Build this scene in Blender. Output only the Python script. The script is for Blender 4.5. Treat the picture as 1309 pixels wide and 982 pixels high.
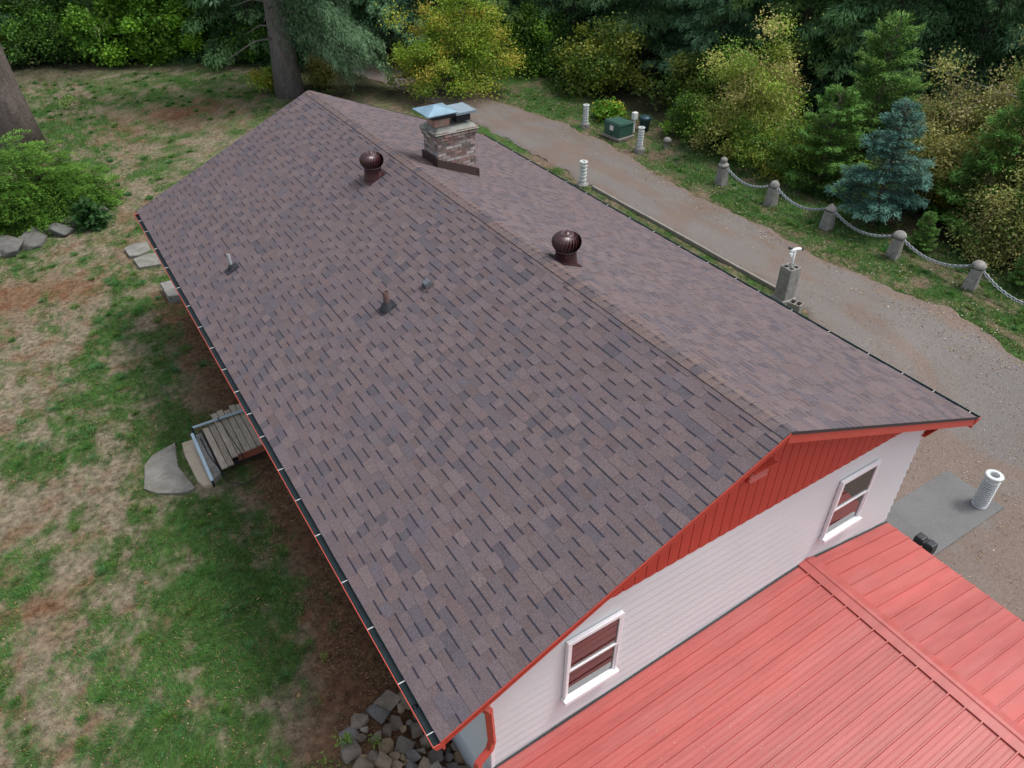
import bpy, bmesh, math, random
import numpy as np
from mathutils import Vector, Matrix
R = math.radians
for o in list(bpy.data.objects): bpy.data.objects.remove(o)
S = bpy.context.scene
COL = S.collection

# ---------------------------------------------------------------- camera
CAMZ = 11.2
cd = bpy.data.cameras.new('camera'); cam = bpy.data.objects.new('camera', cd); COL.objects.link(cam); S.camera = cam
F = 965.7
uu = Vector((-777.5, 742, -F)).normalized(); vv = Vector((1907.5, 742, -F)).normalized(); ww = Vector((0, F, 742.)).normalized()
cam.matrix_world = Matrix(((vv[0], vv[1], vv[2], 0), (uu[0], uu[1], uu[2], 0), (ww[0], ww[1], ww[2], CAMZ), (0, 0, 0, 1)))
cd.sensor_width = 36; cd.lens = 36 * F / 1309; cd.clip_start = .1; cd.clip_end = 2000
S.render.resolution_x = 1024; S.render.resolution_y = 768

# ---------------------------------------------------------------- sky, sun, exposure
SUN_AZ, SUN_EL = 112, 62
wd = bpy.data.worlds.new('World'); S.world = wd; wd.use_nodes = True
nt = wd.node_tree; bg = nt.nodes['Background']
sky = nt.nodes.new('ShaderNodeTexSky'); sky.sky_type = 'NISHITA'; sky.sun_disc = False
sky.sun_elevation = R(SUN_EL); sky.sun_rotation = R(SUN_AZ); sky.dust_density = 4; sky.air_density = 1.0
hs = nt.nodes.new('ShaderNodeHueSaturation'); hs.inputs['Saturation'].default_value = .5
nt.links.new(sky.outputs[0], hs.inputs['Color']); nt.links.new(hs.outputs[0], bg.inputs['Color'])
bg.inputs['Strength'].default_value = .15
sd = bpy.data.lights.new('sun', 'SUN'); sd.energy = 1.15; sd.angle = R(12); sd.color = (1, .975, .94)
so = bpy.data.objects.new('sun', sd); COL.objects.link(so)
sdir = Vector((math.sin(R(SUN_AZ)) * math.cos(R(SUN_EL)), math.cos(R(SUN_AZ)) * math.cos(R(SUN_EL)), math.sin(R(SUN_EL))))
so.rotation_euler = sdir.to_track_quat('Z', 'Y').to_euler()
S.view_settings.view_transform = 'Standard'; S.view_settings.look = 'None'; S.view_settings.exposure = 0.58; S.view_settings.gamma = 1
S.render.engine = 'CYCLES'
S.cycles.max_bounces = 6; S.cycles.transparent_max_bounces = 4

# ---------------------------------------------------------------- helpers
def tag(o, label=None, cat=None, group=None, kind=None):
    if label: o['label'] = label
    if cat: o['category'] = cat
    if group: o['group'] = group
    if kind: o['kind'] = kind
    return o
def empty(name, loc=(0, 0, 0), rz=0, label=None, cat=None, group=None, parent=None):
    o = bpy.data.objects.new(name, None); COL.objects.link(o); o.location = loc; o.rotation_euler = (0, 0, rz)
    o.empty_display_size = .2
    if parent: o.parent = parent
    return tag(o, label, cat, group)
def link(name, me, parent=None, loc=None, rz=None):
    o = bpy.data.objects.new(name, me); COL.objects.link(o)
    if parent: o.parent = parent
    if loc is not None: o.location = loc
    if rz is not None: o.rotation_euler = (0, 0, rz)
    return o
def copy_tree(o, parent=None):
    c = o.copy(); COL.objects.link(c)
    if parent: c.parent = parent
    for ch in list(o.children): copy_tree(ch, c)
    return c

class MB:
    def __init__(s): s.v = []; s.f = []; s.c = []; s.smooth = []
    def add(s, vs, fs, col=None, sm=False):
        b = len(s.v); s.v += [tuple(p) for p in vs]
        for f in fs: s.f.append(tuple(b + i for i in f)); s.smooth.append(sm)
        s.c += [col or (1, 1, 1)] * len(vs)
        return s
    def box(s, c, d, rz=0, col=None, rot=None, taper=1.0):
        x, y, z = d[0] / 2, d[1] / 2, d[2] / 2
        vs = []
        for k in (-1, 1):
            t = taper if k > 0 else 1
            for a, b in ((-1, -1), (1, -1), (1, 1), (-1, 1)): vs.append(Vector((a * x * t, b * y * t, k * z)))
        m = rot if rot is not None else Matrix.Rotation(rz, 3, 'Z')
        vs = [m @ p + Vector(c) for p in vs]
        return s.add(vs, [(3, 2, 1, 0), (4, 5, 6, 7), (0, 1, 5, 4), (1, 2, 6, 5), (2, 3, 7, 6), (3, 0, 4, 7)], col)
    def prism(s, poly, z0, z1, col=None):
        n = len(poly); vs = [(p[0], p[1], z0) for p in poly] + [(p[0], p[1], z1) for p in poly]
        return s.add(vs, [tuple(reversed(range(n))), tuple(range(n, 2 * n))] + [(i, (i + 1) % n, n + (i + 1) % n, n + i) for i in range(n)], col)
    def hexa(s, a, b, col=None):   # two quads (lists of 4 points), bottom a, top b
        return s.add(list(a) + list(b), [(3, 2, 1, 0), (4, 5, 6, 7), (0, 1, 5, 4), (1, 2, 6, 5), (2, 3, 7, 6), (3, 0, 4, 7)], col)
    def tube(s, pts, r, n=8, col=None, caps=True):
        pts = [Vector(p) for p in pts]; rs = r if isinstance(r, (list, tuple)) else [r] * len(pts)
        b = []; 
        for i, p in enumerate(pts):
            d = (pts[min(i + 1, len(pts) - 1)] - pts[max(i - 1, 0)]).normalized()
            a = d.cross(Vector((0, 0, 1)))
            if a.length < .05: a = d.cross(Vector((0, 1, 0)))
            a.normalize(); e = d.cross(a)
            for k in range(n):
                t = 2 * math.pi * k / n; b.append(p + (a * math.cos(t) + e * math.sin(t)) * rs[i])
        fs = []
        for i in range(len(pts) - 1):
            for k in range(n): fs.append((i * n + k, i * n + (k + 1) % n, (i + 1) * n + (k + 1) % n, (i + 1) * n + k))
        s.add(b, fs, col, True)
        if caps:
            base = len(s.v) - len(b)
            s.f.append(tuple(base + k for k in reversed(range(n)))); s.f.append(tuple(base + (len(pts) - 1) * n + k for k in range(n))); s.smooth += [False, False]
        return s
    def lathe(s, prof, n=24, c=(0, 0, 0), col=None, sm=True, off=0):
        vs = []
        for r, z in prof:
            for k in range(n):
                t = 2 * math.pi * k / n + off; vs.append((c[0] + r * math.cos(t), c[1] + r * math.sin(t), c[2] + z))
        fs = []
        for i in range(len(prof) - 1):
            for k in range(n): fs.append((i * n + k, i * n + (k + 1) % n, (i + 1) * n + (k + 1) % n, (i + 1) * n + k))
        return s.add(vs, fs, col, sm)
    def build(s, name, m, parent=None, bevel=0, loc=None, rz=None):
        me = bpy.data.meshes.new(name); me.from_pydata([tuple(p) for p in s.v], [], s.f); me.materials.append(m)
        me.polygons.foreach_set('use_smooth', s.smooth)
        a = me.color_attributes.new('Col', 'FLOAT_COLOR', 'POINT')
        a.data.foreach_set('color', np.array([(c[0], c[1], c[2], 1) for c in s.c], dtype=np.float32).ravel())
        o = link(name, me, parent, loc, rz)
        if bevel:
            md = o.modifiers.new('b', 'BEVEL'); md.width = bevel; md.segments = 2; md.limit_method = 'ANGLE'
        return o

def pm(name, col=(.5, .5, .5), rough=.7, var=.18, scale=12, bump=.15, attr=False, spec=.5, metal=0, fine=60, trans=0, coat=0, bdist=.01, tint=None, stain=0, stain_col=(.1, .1, .08), stain_scale=2, stretch=None):
    m = bpy.data.materials.new(name); m.use_nodes = True; n = m.node_tree; N = n.nodes; L = n.links
    b = N['Principled BSDF']; b.inputs['Roughness'].default_value = rough; b.inputs['Specular IOR Level'].default_value = spec; b.inputs['Metallic'].default_value = metal
    if coat: b.inputs['Coat Weight'].default_value = coat; b.inputs['Coat Roughness'].default_value = .15
    g = N.new('ShaderNodeNewGeometry'); tc = g.outputs['Position']
    if stretch:
        mp = N.new('ShaderNodeMapping'); mp.inputs['Scale'].default_value = stretch; L.new(tc, mp.inputs['Vector']); tc = mp.outputs[0]
    n1 = N.new('ShaderNodeTexNoise'); n1.inputs['Scale'].default_value = scale; n1.inputs['Detail'].default_value = 5; L.new(tc, n1.inputs['Vector'])
    n2 = N.new('ShaderNodeTexNoise'); n2.inputs['Scale'].default_value = fine; n2.inputs['Detail'].default_value = 3; L.new(tc, n2.inputs['Vector'])
    ad = N.new('ShaderNodeMath'); ad.operation = 'ADD'; L.new(n1.outputs['Fac'], ad.inputs[0]); L.new(n2.outputs['Fac'], ad.inputs[1])
    mr = N.new('ShaderNodeMapRange'); mr.inputs['From Min'].default_value = .7; mr.inputs['From Max'].default_value = 1.3; mr.inputs['To Min'].default_value = 1 - var; mr.inputs['To Max'].default_value = 1 + var
    L.new(ad.outputs[0], mr.inputs['Value'])
    vm = N.new('ShaderNodeVectorMath'); vm.operation = 'SCALE'; L.new(mr.outputs[0], vm.inputs['Scale'])
    if attr:
        at = N.new('ShaderNodeAttribute'); at.attribute_name = 'Col'; src = at.outputs['Color']
        mu = N.new('ShaderNodeVectorMath'); mu.operation = 'MULTIPLY'; mu.inputs[1].default_value = col; L.new(src, mu.inputs[0]); src = mu.outputs[0]
    else:
        rgb = N.new('ShaderNodeRGB'); rgb.outputs[0].default_value = (*col, 1); src = rgb.outputs[0]
    L.new(src, vm.inputs[0]); out = vm.outputs[0]
    if stain:
        n3 = N.new('ShaderNodeTexNoise'); n3.inputs['Scale'].default_value = stain_scale; n3.inputs['Detail'].default_value = 8; n3.inputs['Roughness'].default_value = .65; L.new(tc, n3.inputs['Vector'])
        m3 = N.new('ShaderNodeMapRange'); m3.inputs['From Min'].default_value = .48; m3.inputs['From Max'].default_value = .68; m3.inputs['To Max'].default_value = stain; L.new(n3.outputs['Fac'], m3.inputs['Value'])
        mx = N.new('ShaderNodeMix'); mx.data_type = 'RGBA'; L.new(m3.outputs[0], mx.inputs[0]); L.new(out, mx.inputs[6]); mx.inputs[7].default_value = (*stain_col, 1); out = mx.outputs[2]
    L.new(out, b.inputs['Base Color'])
    if bump:
        bp = N.new('ShaderNodeBump'); bp.inputs['Strength'].default_value = bump; bp.inputs['Distance'].default_value = bdist; L.new(ad.outputs[0], bp.inputs['Height']); L.new(bp.outputs[0], b.inputs['Normal'])
    if trans:
        t = N.new('ShaderNodeBsdfTranslucent'); L.new(out, t.inputs['Color']); ms = N.new('ShaderNodeMixShader'); ms.inputs[0].default_value = trans
        L.new(b.outputs[0], ms.inputs[1]); L.new(t.outputs[0], ms.inputs[2]); L.new(ms.outputs[0], N['Material Output'].inputs[0])
    return m
M = dict(
    ground=pm('ground_soil', (1.1, 1.1, 1.1), .95, .6, 9, .9, attr=True, spec=.1, fine=75, bdist=.05),
    drive=pm('driveway_gravel', (1, 1, 1), .9, .3, 26, .25, attr=True, spec=.2, fine=90, bdist=.01),
    shingle=pm('asphalt_shingle', (1.07, 1.02, 1.03), .86, .34, 45, .5, attr=True, spec=.3, fine=150, bdist=.004),
    white=pm('white_siding_paint', (.67, .705, .71), .5, .04, 1.5, .04, fine=30),
    white2=pm('white_window_vinyl', (.86, .87, .88), .35, .02, 2, 0),
    redwall=pm('dark_red_paint', (.47, .055, .032), .55, .08, 3, .08, fine=30),
    redtrim=pm('red_trim_paint', (.50, .07, .045), .42, .06, 3, .04, fine=20),
    redmetal=pm('red_roof_metal', (.39, .075, .065), .5, .14, 1.4, .02, attr=True, spec=.6, fine=5, coat=.12, stain=.5, stain_col=(.42, .13, .115), stain_scale=1.6, stretch=(.3, 2.2, 1)),
    gutter=pm('dark_teal_gutter', (.018, .05, .052), .4, .3, 8, .1, spec=.6, fine=40),
    bracket=pm('pale_bracket_metal', (.6, .6, .58), .4, .1, 20, 0),
    drip=pm('dark_drip_edge', (.03, .03, .032), .5, .1, 5, .05),
    maroon=pm('maroon_vent_paint', (.05, .016, .018), .34, .14, 8, .03, spec=.6, coat=.1),
    rust=pm('rusty_pipe', (.085, .045, .038), .7, .3, 20, .2),
    galv=pm('galvanised_metal', (.55, .58, .6), .35, .12, 10, .05, metal=.6),
    pipegrey=pm('dull_grey_pipe', (.2, .21, .22), .5, .15, 10, .05),
    venthood=pm('dark_vent_hood', (.11, .12, .14), .45, .1, 8, .05),
    rubber=pm('dark_rubber', (.02, .022, .026), .6, .2, 20, .1),
    capblue=pm('weathered_cap_metal', (.25, .4, .48), .45, .15, 5, .05, metal=.5, stain=.4, stain_col=(.15, .2, .22), stain_scale=6),
    capgrey=pm('grey_cap_slab', (.2, .26, .3), .5, .15, 5, .08),
    brick=pm('old_brick', (1.15, 1.2, 1.25), .85, .25, 10, .3, attr=True, fine=50, stain=.85, stain_col=(.33, .3, .26), stain_scale=3.5),
    mortar=pm('old_mortar', (.34, .32, .29), .9, .25, 8, .3, stain=.5, stain_col=(.1, .09, .07), stain_scale=4),
    crown=pm('mossy_mortar_crown', (.27, .28, .25), .9, .2, 8, .3, stain=.7, stain_col=(.09, .09, .06), stain_scale=5),
    flash=pm('brown_flashing', (.055, .035, .03), .45, .15, 6, .05),
    conc=pm('weathered_concrete', (.27, .26, .24), .9, .3, 9, .5, stain=.5, stain_col=(.1, .1, .085), stain_scale=4),
    pad=pm('grey_concrete_pad', (.15, .15, .148), .92, .22, 40, .3, stain=.4, stain_col=(.09, .09, .09), stain_scale=1.2),
    kerb=pm('pale_concrete_edging', (.23, .21, .185), .9, .2, 4, .3),
    slab=pm('grey_flagstone', (.2, .195, .175), .9, .35, 4, .3, stain=.75, stain_col=(.12, .11, .075), stain_scale=2.2),
    beige=pm('beige_slab', (.42, .36, .27), .9, .15, 4, .3, stain=.5, stain_col=(.2, .16, .11), stain_scale=4),
    rock=pm('grey_basalt_rock', (1, 1, 1), .9, .35, 5, .6, attr=True, bdist=.03, stain=.5, stain_col=(.13, .1, .07), stain_scale=3),
    plank=pm('weathered_deck_wood', (1.45, 1.35, 1.2), .85, .35, 5, .5, attr=True, stretch=(6, .6, 6), fine=14),
    deckred=pm('faded_red_board', (.26, .075, .045), .8, .2, 6, .2),
    rail=pm('pale_blue_metal_rail', (.42, .55, .62), .35, .12, 6, .05, metal=.3),
    black=pm('black_metal', (.015, .017, .022), .4, .2, 10, .05),
    porcelain=pm('white_porcelain', (.6, .63, .62), .22, .06, 4, 0, spec=.6, stain=.25, stain_col=(.35, .36, .33), stain_scale=5),
    porcdark=pm('dark_rib_recess', (.2, .22, .21), .7, .2, 6, 0),
    trafo=pm('green_utility_paint', (.035, .1, .075), .45, .1, 5, .05, stain=.2, stain_col=(.08, .13, .1)),
    label=pm('white_notice_paper', (.75, .75, .72), .5, .03, 5, 0),
    bin=pm('dark_blue_green_plastic', (.02, .06, .075), .4, .1, 5, 0),
    pvc=pm('white_plastic', (.78, .79, .78), .4, .04, 5, 0),
    chain=pm('galvanised_chain', (.33, .36, .38), .42, .2, 20, 0, metal=.6),
    bark=pm('fir_bark', (1, 1, 1), .95, .35, 2.2, 1.0, attr=True, fine=14, bdist=.12, stretch=(2.5, 2.5, .55)),
    leaf=pm('leaves', (1.5, 1.6, 1.3), .55, .12, 2, 0, attr=True, spec=.3, trans=.3),
    needle=pm('needles', (1.9, 1.85, 1.6), .65, .12, 1.2, 0, attr=True, spec=.2, trans=.15),
    grass=pm('grass_blades', (1.25, 1.25, 1.25), .6, .15, 1.2, 0, attr=True, spec=.2, trans=.3),
    litter=pm('fallen_litter', (1, 1, 1), .8, .1, 2, 0, attr=True, spec=.2),
    dark=pm('dark_interior', (.02, .02, .022), .9, .1, 3, 0),
    wood=pm('painted_post', (.42, .08, .05), .6, .1, 4, .1),
)
g = bpy.data.materials.new('window_glass'); g.use_nodes = True; gb = g.node_tree.nodes['Principled BSDF']
gb.inputs['Base Color'].default_value = (.012, .014, .016, 1); gb.inputs['Roughness'].default_value = .02; gb.inputs['IOR'].default_value = 2.3
M['glass'] = g
nz = g.node_tree.nodes.new('ShaderNodeTexNoise'); nz.inputs['Scale'].default_value = 1.5
nb_ = g.node_tree.nodes.new('ShaderNodeBump'); nb_.inputs['Strength'].default_value = .03; nb_.inputs['Distance'].default_value = .02
g.node_tree.links.new(nz.outputs['Fac'], nb_.inputs['Height']); g.node_tree.links.new(nb_.outputs[0], gb.inputs['Normal'])

rng = np.random.default_rng(7)
_lat = rng.random((256, 256))
def vnoise(x, y):
    x = np.asarray(x, float); y = np.asarray(y, float)
    xi = np.floor(x).astype(int); yi = np.floor(y).astype(int); fx = x - xi; fy = y - yi
    fx = fx * fx * (3 - 2 * fx); fy = fy * fy * (3 - 2 * fy)
    a = _lat[xi & 255, yi & 255]; b = _lat[(xi + 1) & 255, yi & 255]; c = _lat[xi & 255, (yi + 1) & 255]; d = _lat[(xi + 1) & 255, (yi + 1) & 255]
    return (a * (1 - fx) + b * fx) * (1 - fy) + (c * (1 - fx) + d * fx) * fy
def fbm(x, y, o=4):
    x = np.asarray(x, float); y = np.asarray(y, float)
    s = 0; a = .5; t = 0
    for i in range(o): s = s + a * vnoise(x * 2 ** i + 17.3 * i, y * 2 ** i + 9.1 * i); t += a; a *= .55
    return s / t
def sst(a, b, x):
    t = np.clip((np.asarray(x, float) - a) / (b - a), 0, 1); return t * t * (3 - 2 * t)
def H(x, y):
    s = 1 - sst(5.0, 9.0, y); a = sst(.9, 4.0, x) * (1 - .65 * sst(16.5, 21, x))
    return -1.4 * s * a
def Hs(x, y): return float(H(x, y))
def quads(name, P, C, m, parent=None, loc=None, rz=None):
    """P (n,k,3) polygons, C (n,3) colours -> one object"""
    n, k = P.shape[:2]; me = bpy.data.meshes.new(name)
    me.vertices.add(n * k); me.vertices.foreach_set('co', P.astype(np.float32).ravel())
    me.loops.add(n * k); me.loops.foreach_set('vertex_index', np.arange(n * k, dtype=np.int32))
    me.polygons.add(n); me.polygons.foreach_set('loop_start', np.arange(0, n * k, k, dtype=np.int32))
    me.update(calc_edges=True); me.materials.append(m)
    a = me.color_attributes.new('Col', 'FLOAT_COLOR', 'POINT')
    c4 = np.ones((n, k, 4), np.float32); c4[:, :, :3] = C[:, None, :]; a.data.foreach_set('color', c4.ravel())
    return link(name, me, parent, loc, rz)
def gridmesh(name, xs, ys, zf, colf, m):
    X, Y = np.meshgrid(xs, ys); Z = zf(X, Y); n, k = X.shape
    V = np.stack([X, Y, Z], -1).reshape(-1, 3)
    i = np.arange(n * k).reshape(n, k); Fc = np.stack([i[:-1, :-1], i[:-1, 1:], i[1:, 1:], i[1:, :-1]], -1).reshape(-1, 4)
    me = bpy.data.meshes.new(name); me.vertices.add(len(V)); me.vertices.foreach_set('co', V.astype(np.float32).ravel())
    me.loops.add(Fc.size); me.loops.foreach_set('vertex_index', Fc.astype(np.int32).ravel())
    me.polygons.add(len(Fc)); me.polygons.foreach_set('loop_start', np.arange(0, Fc.size, 4, dtype=np.int32)); me.update(calc_edges=True)
    me.polygons.foreach_set('use_smooth', [True] * len(Fc)); me.materials.append(m)
    a = me.color_attributes.new('Col', 'FLOAT_COLOR', 'POINT'); c = np.ones((len(V), 4), np.float32); c[:, :3] = colf(X.ravel(), Y.ravel()); a.data.foreach_set('color', c.ravel())
    return link(name, me)

# ---------------------------------------------------------------- ground
GREENS = [(.05, 9.2, 1.6, 1.8, .95), (.2, 16.8, 1.3, 2.4, .7), (.3, 11.3, .9, 1.3, .7), (.4, 20.9, .9, 1.8, .5), (-2.1, 15.1, .9, 1.1, .5), (-1.2, 8.2, 1.5, 1.0, .6), (-2.6, 12.4, .9, .9, .55),
          (-.2, 6.8, 1.3, .9, .6), (.9, 28.5, .7, 2.5, .5), (.4, 24.6, .6, .7, .6), (1.2, 9.6, .6, 1.5, .3), (-3.5, 10.5, .7, .8, .4), (-.9, 18.0, .8, 1.2, .35), (.9, 22.6, .5, 1.2, .45), (5, 41, 5, 4, .35), (10, 38, 3, 3, .35), (1.5, 33, 1.5, 3, .3), (.2, 12.6, .35, .3, .9), (3.6, 30, 1.2, 2, .4)]
TANS = [(-1.5, 20, 1.3, 2.2, .6), (-2.2, 13.8, .9, .8, .6), (-1.4, 12.3, .5, .5, .5), (-2.9, 9.8, .8, .9, .5), (2.1, 31, 1.2, 3, .5), (5.1, 34, 2, 3, .4), (-1.0, 14.0, .9, .8, .5), (.0, 24.5, 1.2, 1.5, .4)]
BROWNS = [(-2.0, 23.4, 1.6, 1.1, .8), (6.4, 37.8, 2.4, 1.7, .9), (-.1, 22.7, .6, .5, .6), (1.35, 7.4, .6, 1.1, .7), (-2.7, 11.4, .7, .35, .7), (-2.4, 10.6, .4, .3, .5), (1.5, 24.7, .5, 1.6, .5), (3.2, 36, 1, 2, .4), (.8, 6.2, .7, .7, .8)]
def blob(B, x, y):
    s = 0
    for bx, by, rx, ry, a in B: s = s + a * np.exp(-(((x - bx) / rx) ** 2 + ((y - by) / ry) ** 2))
    return s
def green_mask(x, y):
    left = 1 - sst(14.5, 15.5, x)
    n = fbm(x * 1.5 + 40, y * 1.1 + 11, 5); n2 = fbm(x * 5 + 3, y * 3.5 + 7, 3)
    ml = (n - .5) * 2.6 + .33 + .22 * sst(28, 36, y) + (n2 - .5) * 1.9 + (fbm(x * 14, y * 9, 2) - .5) * 1.1 + blob(GREENS, x, y) * .8 - blob(TANS, x, y) * .7 - blob(BROWNS, x, y) * .9 - 1.2 * sst(1.5, 2.35, x) * (1 - sst(20.5, 21.5, y)) - .25 * sst(.3, 1.6, x) * (1 - sst(20.5, 21.5, y))
    mr = (n - .5) * 2.2 + .92 + (n2 - .5) * 1.6 - .55 * (1 - sst(19.3, 20.2, x)) - .5 * np.exp(-((y - 24) / 2.2) ** 2) - .4 * np.exp(-(((x - 21.5) / 1) ** 2 + ((y - 10.3) / 1.5) ** 2))
    ms = (n - .5) * 3 + .55
    m = np.where(x > 18.2, mr, np.where(x > 10, ms, ml))
    m = m * (1 - sst(23, 25.5, x)) * (1 - sst(43, 49, y) * .8)
    return np.clip(m, 0, 1)
def ground_col(x, y):
    m = green_mask(x, y)[:, None]
    t = fbm(x * 2.3 + 5, y * 2.3 + 90, 4)[:, None]; t2 = fbm(x * 7, y * 7, 3)[:, None]
    tan = np.array([.225, .19, .132]) * (.75 + .5 * t2); red = np.array([.17, .09, .05]) * (.7 + .6 * t2); gre = np.array([.055, .115, .028]) * (.7 + .6 * t2)
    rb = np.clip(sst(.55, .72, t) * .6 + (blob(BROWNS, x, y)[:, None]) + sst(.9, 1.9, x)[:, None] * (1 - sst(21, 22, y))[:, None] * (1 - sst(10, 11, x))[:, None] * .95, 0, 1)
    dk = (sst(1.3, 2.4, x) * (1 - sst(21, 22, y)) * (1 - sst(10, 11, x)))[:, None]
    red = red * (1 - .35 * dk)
    c = tan * (1 - rb) + red * rb
    right = sst(11, 12, x)[:, None]
    c = c * (1 - right) + (np.array([.19, .14, .10]) * (.75 + .5 * t2)) * right
    c = c * (1 - m) + gre * m
    far = np.clip(sst(44, 50, y + 3 * (t[:, 0] - .5) + .12 * (x - 4)) + sst(22.3, 24.2, x + 1.5 * (t[:, 0] - .5)) + sst(33.5, 36, y) * sst(11, 13, x) * (1 - sst(15.0, 16.5, x)), 0, 1)[:, None]
    c = c * (1 - far) + np.array([.03, .032, .017]) * (.6 + .8 * t2) * far
    return c
def axis(segs):
    out = []
    for a, b, st in segs: out += list(np.arange(a, b, st))
    return np.array(out + [segs[-1][1]])
gx = axis([(-400, -60, 34), (-60, -8, 4), (-8, -4.5, .5), (-4.5, 3.2, .07), (3.2, 15, .3), (15, 25, .13), (25, 60, 2.5), (60, 400, 34)])
gy = axis([(-300, -20, 28), (-20, 2, 2), (2, 20, .09), (20, 34, .14), (34, 52, .35), (52, 90, 3), (90, 500, 41)])
tag(gridmesh('ground', gx, gy, lambda X, Y: H(X, Y) + (fbm(X * 1.1, Y * 1.1, 3) - .5) * .1 - .03, ground_col, M['ground']), kind='structure')

def drive_edges(y):
    y = np.asarray(y, float)
    xl = 16.75 - 4.6 * (1 - sst(7.0, 11.2, y)) - .03 * np.clip(y - 28, 0, 99) ** 1.6
    xr = 19.45 + .9 * (1 - sst(5, 13, y)) + .5 * sst(19, 24, y) * (1 - sst(26, 31, y)) - .035 * np.clip(y - 27, 0, 99) ** 1.6
    return xl + .25 * (fbm(y * 1.3, y * 0 + 3, 4) - .5), xr + .6 * (fbm(y * .9 + 50, y * 0 + 8, 5) - .5)
ys = np.arange(-14, 48, .12); ts = np.linspace(0, 1, 56)
T, Y = np.meshgrid(ts, ys); xl, xr = drive_edges(Y); X = xl + (xr - xl) * T
jag = (fbm(X * 5, Y * 5, 3) - .5) * .35; X = X + jag * (np.abs(T - .5) > .49)
V = np.stack([X, Y, H(X, Y) + .035 + .01 * (fbm(X, Y) - .5) - .055 * (np.abs(T - .5) * 2) ** 14], -1)
me = bpy.data.meshes.new('driveway'); n, k = X.shape; i = np.arange(n * k).reshape(n, k)
Fc = np.stack([i[:-1, :-1], i[:-1, 1:], i[1:, 1:], i[1:, :-1]], -1).reshape(-1, 4)
me.from_pydata(V.reshape(-1, 3).tolist(), [], Fc.tolist()); me.materials.append(M['drive'])
a = me.color_attributes.new('Col', 'FLOAT_COLOR', 'POINT')
nn = fbm(X * 1.6, Y * .7, 5); n3 = .5 + .35 * (fbm(X * 2.2, Y * 1.1, 3) - .5)
duff = .7 * np.clip(sst(.36, .72, nn + .12 * np.exp(-((T - .5) / .12) ** 2) + .28 * sst(.84, 1, T) + .1 * (1 - sst(0, .1, T)) + .05 * sst(14, 26, Y) + .4 * np.exp(-(((X - 14.8) / 2.0) ** 2 + ((Y - 6.6) / 1.8) ** 2)) + .3 * np.exp(-(((X - 14) / 2.2) ** 2 + ((Y - 2.6) / 1.1) ** 2)) - .12 * (1 - sst(9, 13, Y)) * sst(15, 17.5, X)), 0, 1)[..., None]
gcol = np.array([.168, .153, .143]) * (.8 + .4 * n3[..., None]); dcol = np.array([.17, .118, .088]) * (.65 + .7 * n3[..., None])
cc = gcol * (1 - .85 * duff) + dcol * .85 * duff
c4 = np.ones((n * k, 4), np.float32); c4[:, :3] = cc.reshape(-1, 3); a.data.foreach_set('color', c4.ravel())
me.polygons.foreach_set('use_smooth', [True] * len(me.polygons))
tag(link('driveway', me), kind='structure')

# concrete pad beside the house
mb = MB(); pz = -1.33
mb.prism([(10.95, 4.0), (15.66, 3.97), (15.68, 6.15), (10.95, 6.15)], pz - .15, pz)
tag(mb.build('concrete_pad', M['pad'], bevel=.01), 'grey concrete pad at the right corner of the house by the gravel', 'pad')
# edging
ed = empty('concrete_edging', (16.72, 16.3, 0), label='thin pale concrete edging strip between the side grass and the driveway', cat='edging')
y = 11.75
while y < 20.6:
    L_ = min(1.5, 20.7 - y); mb = MB(); mb.box((random.uniform(-.015, .015) - .0, y + L_ / 2 - 16.3, .015), (.09, L_ - .015, .13), rz=random.uniform(-.006, .006)); mb.build('edging_block', M['kerb'], ed, bevel=.008); y += L_

# ---------------------------------------------------------------- house
XR, ZR = 6.52, 5.2; XL, ZL = 1.615, 3.0; XE, ZE = 11.76, 3.055; Y0, Y1 = 3.964, 20.2; GY = 4.324; WX0, WX1 = 2.45, 10.88
house = empty('farmhouse', (XR, 12, 0), label='long white farmhouse with brown shingle roof and dark red gable', cat='house')
HO = Vector((XR, 12, 0))
def hpart(mb, name, m, parent=None, bevel=0):
    mb.v = [tuple(Vector(p) - HO) for p in mb.v]; return mb.build(name, m, parent or house, bevel)
def zl(x): return ZL + (ZR - ZL) * (x - XL) / (XR - XL)
def zr(x): return ZE + (ZR - ZE) * (XE - x) / (XE - XR)
def zroof(x): return zl(x) if x < XR else zr(x)
# roof deck
mb = MB(); t = .08
prof = [(XL + .02, ZL), (XR, ZR), (XE - .02, ZE)]
for (xa, za), (xb, zb) in zip(prof[:-1], prof[1:]):
    mb.hexa([(xa, Y0 + .032, za - t), (xb, Y0 + .032, zb - t), (xb, Y1 - .032, zb - t), (xa, Y1 - .032, za - t)], [(xa, Y0 + .032, za - .004), (xb, Y0 + .032, zb - .004), (xb, Y1 - .032, zb - .004), (xa, Y1 - .032, za - .004)])
roof = hpart(mb, 'roof', M['drip'])
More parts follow.
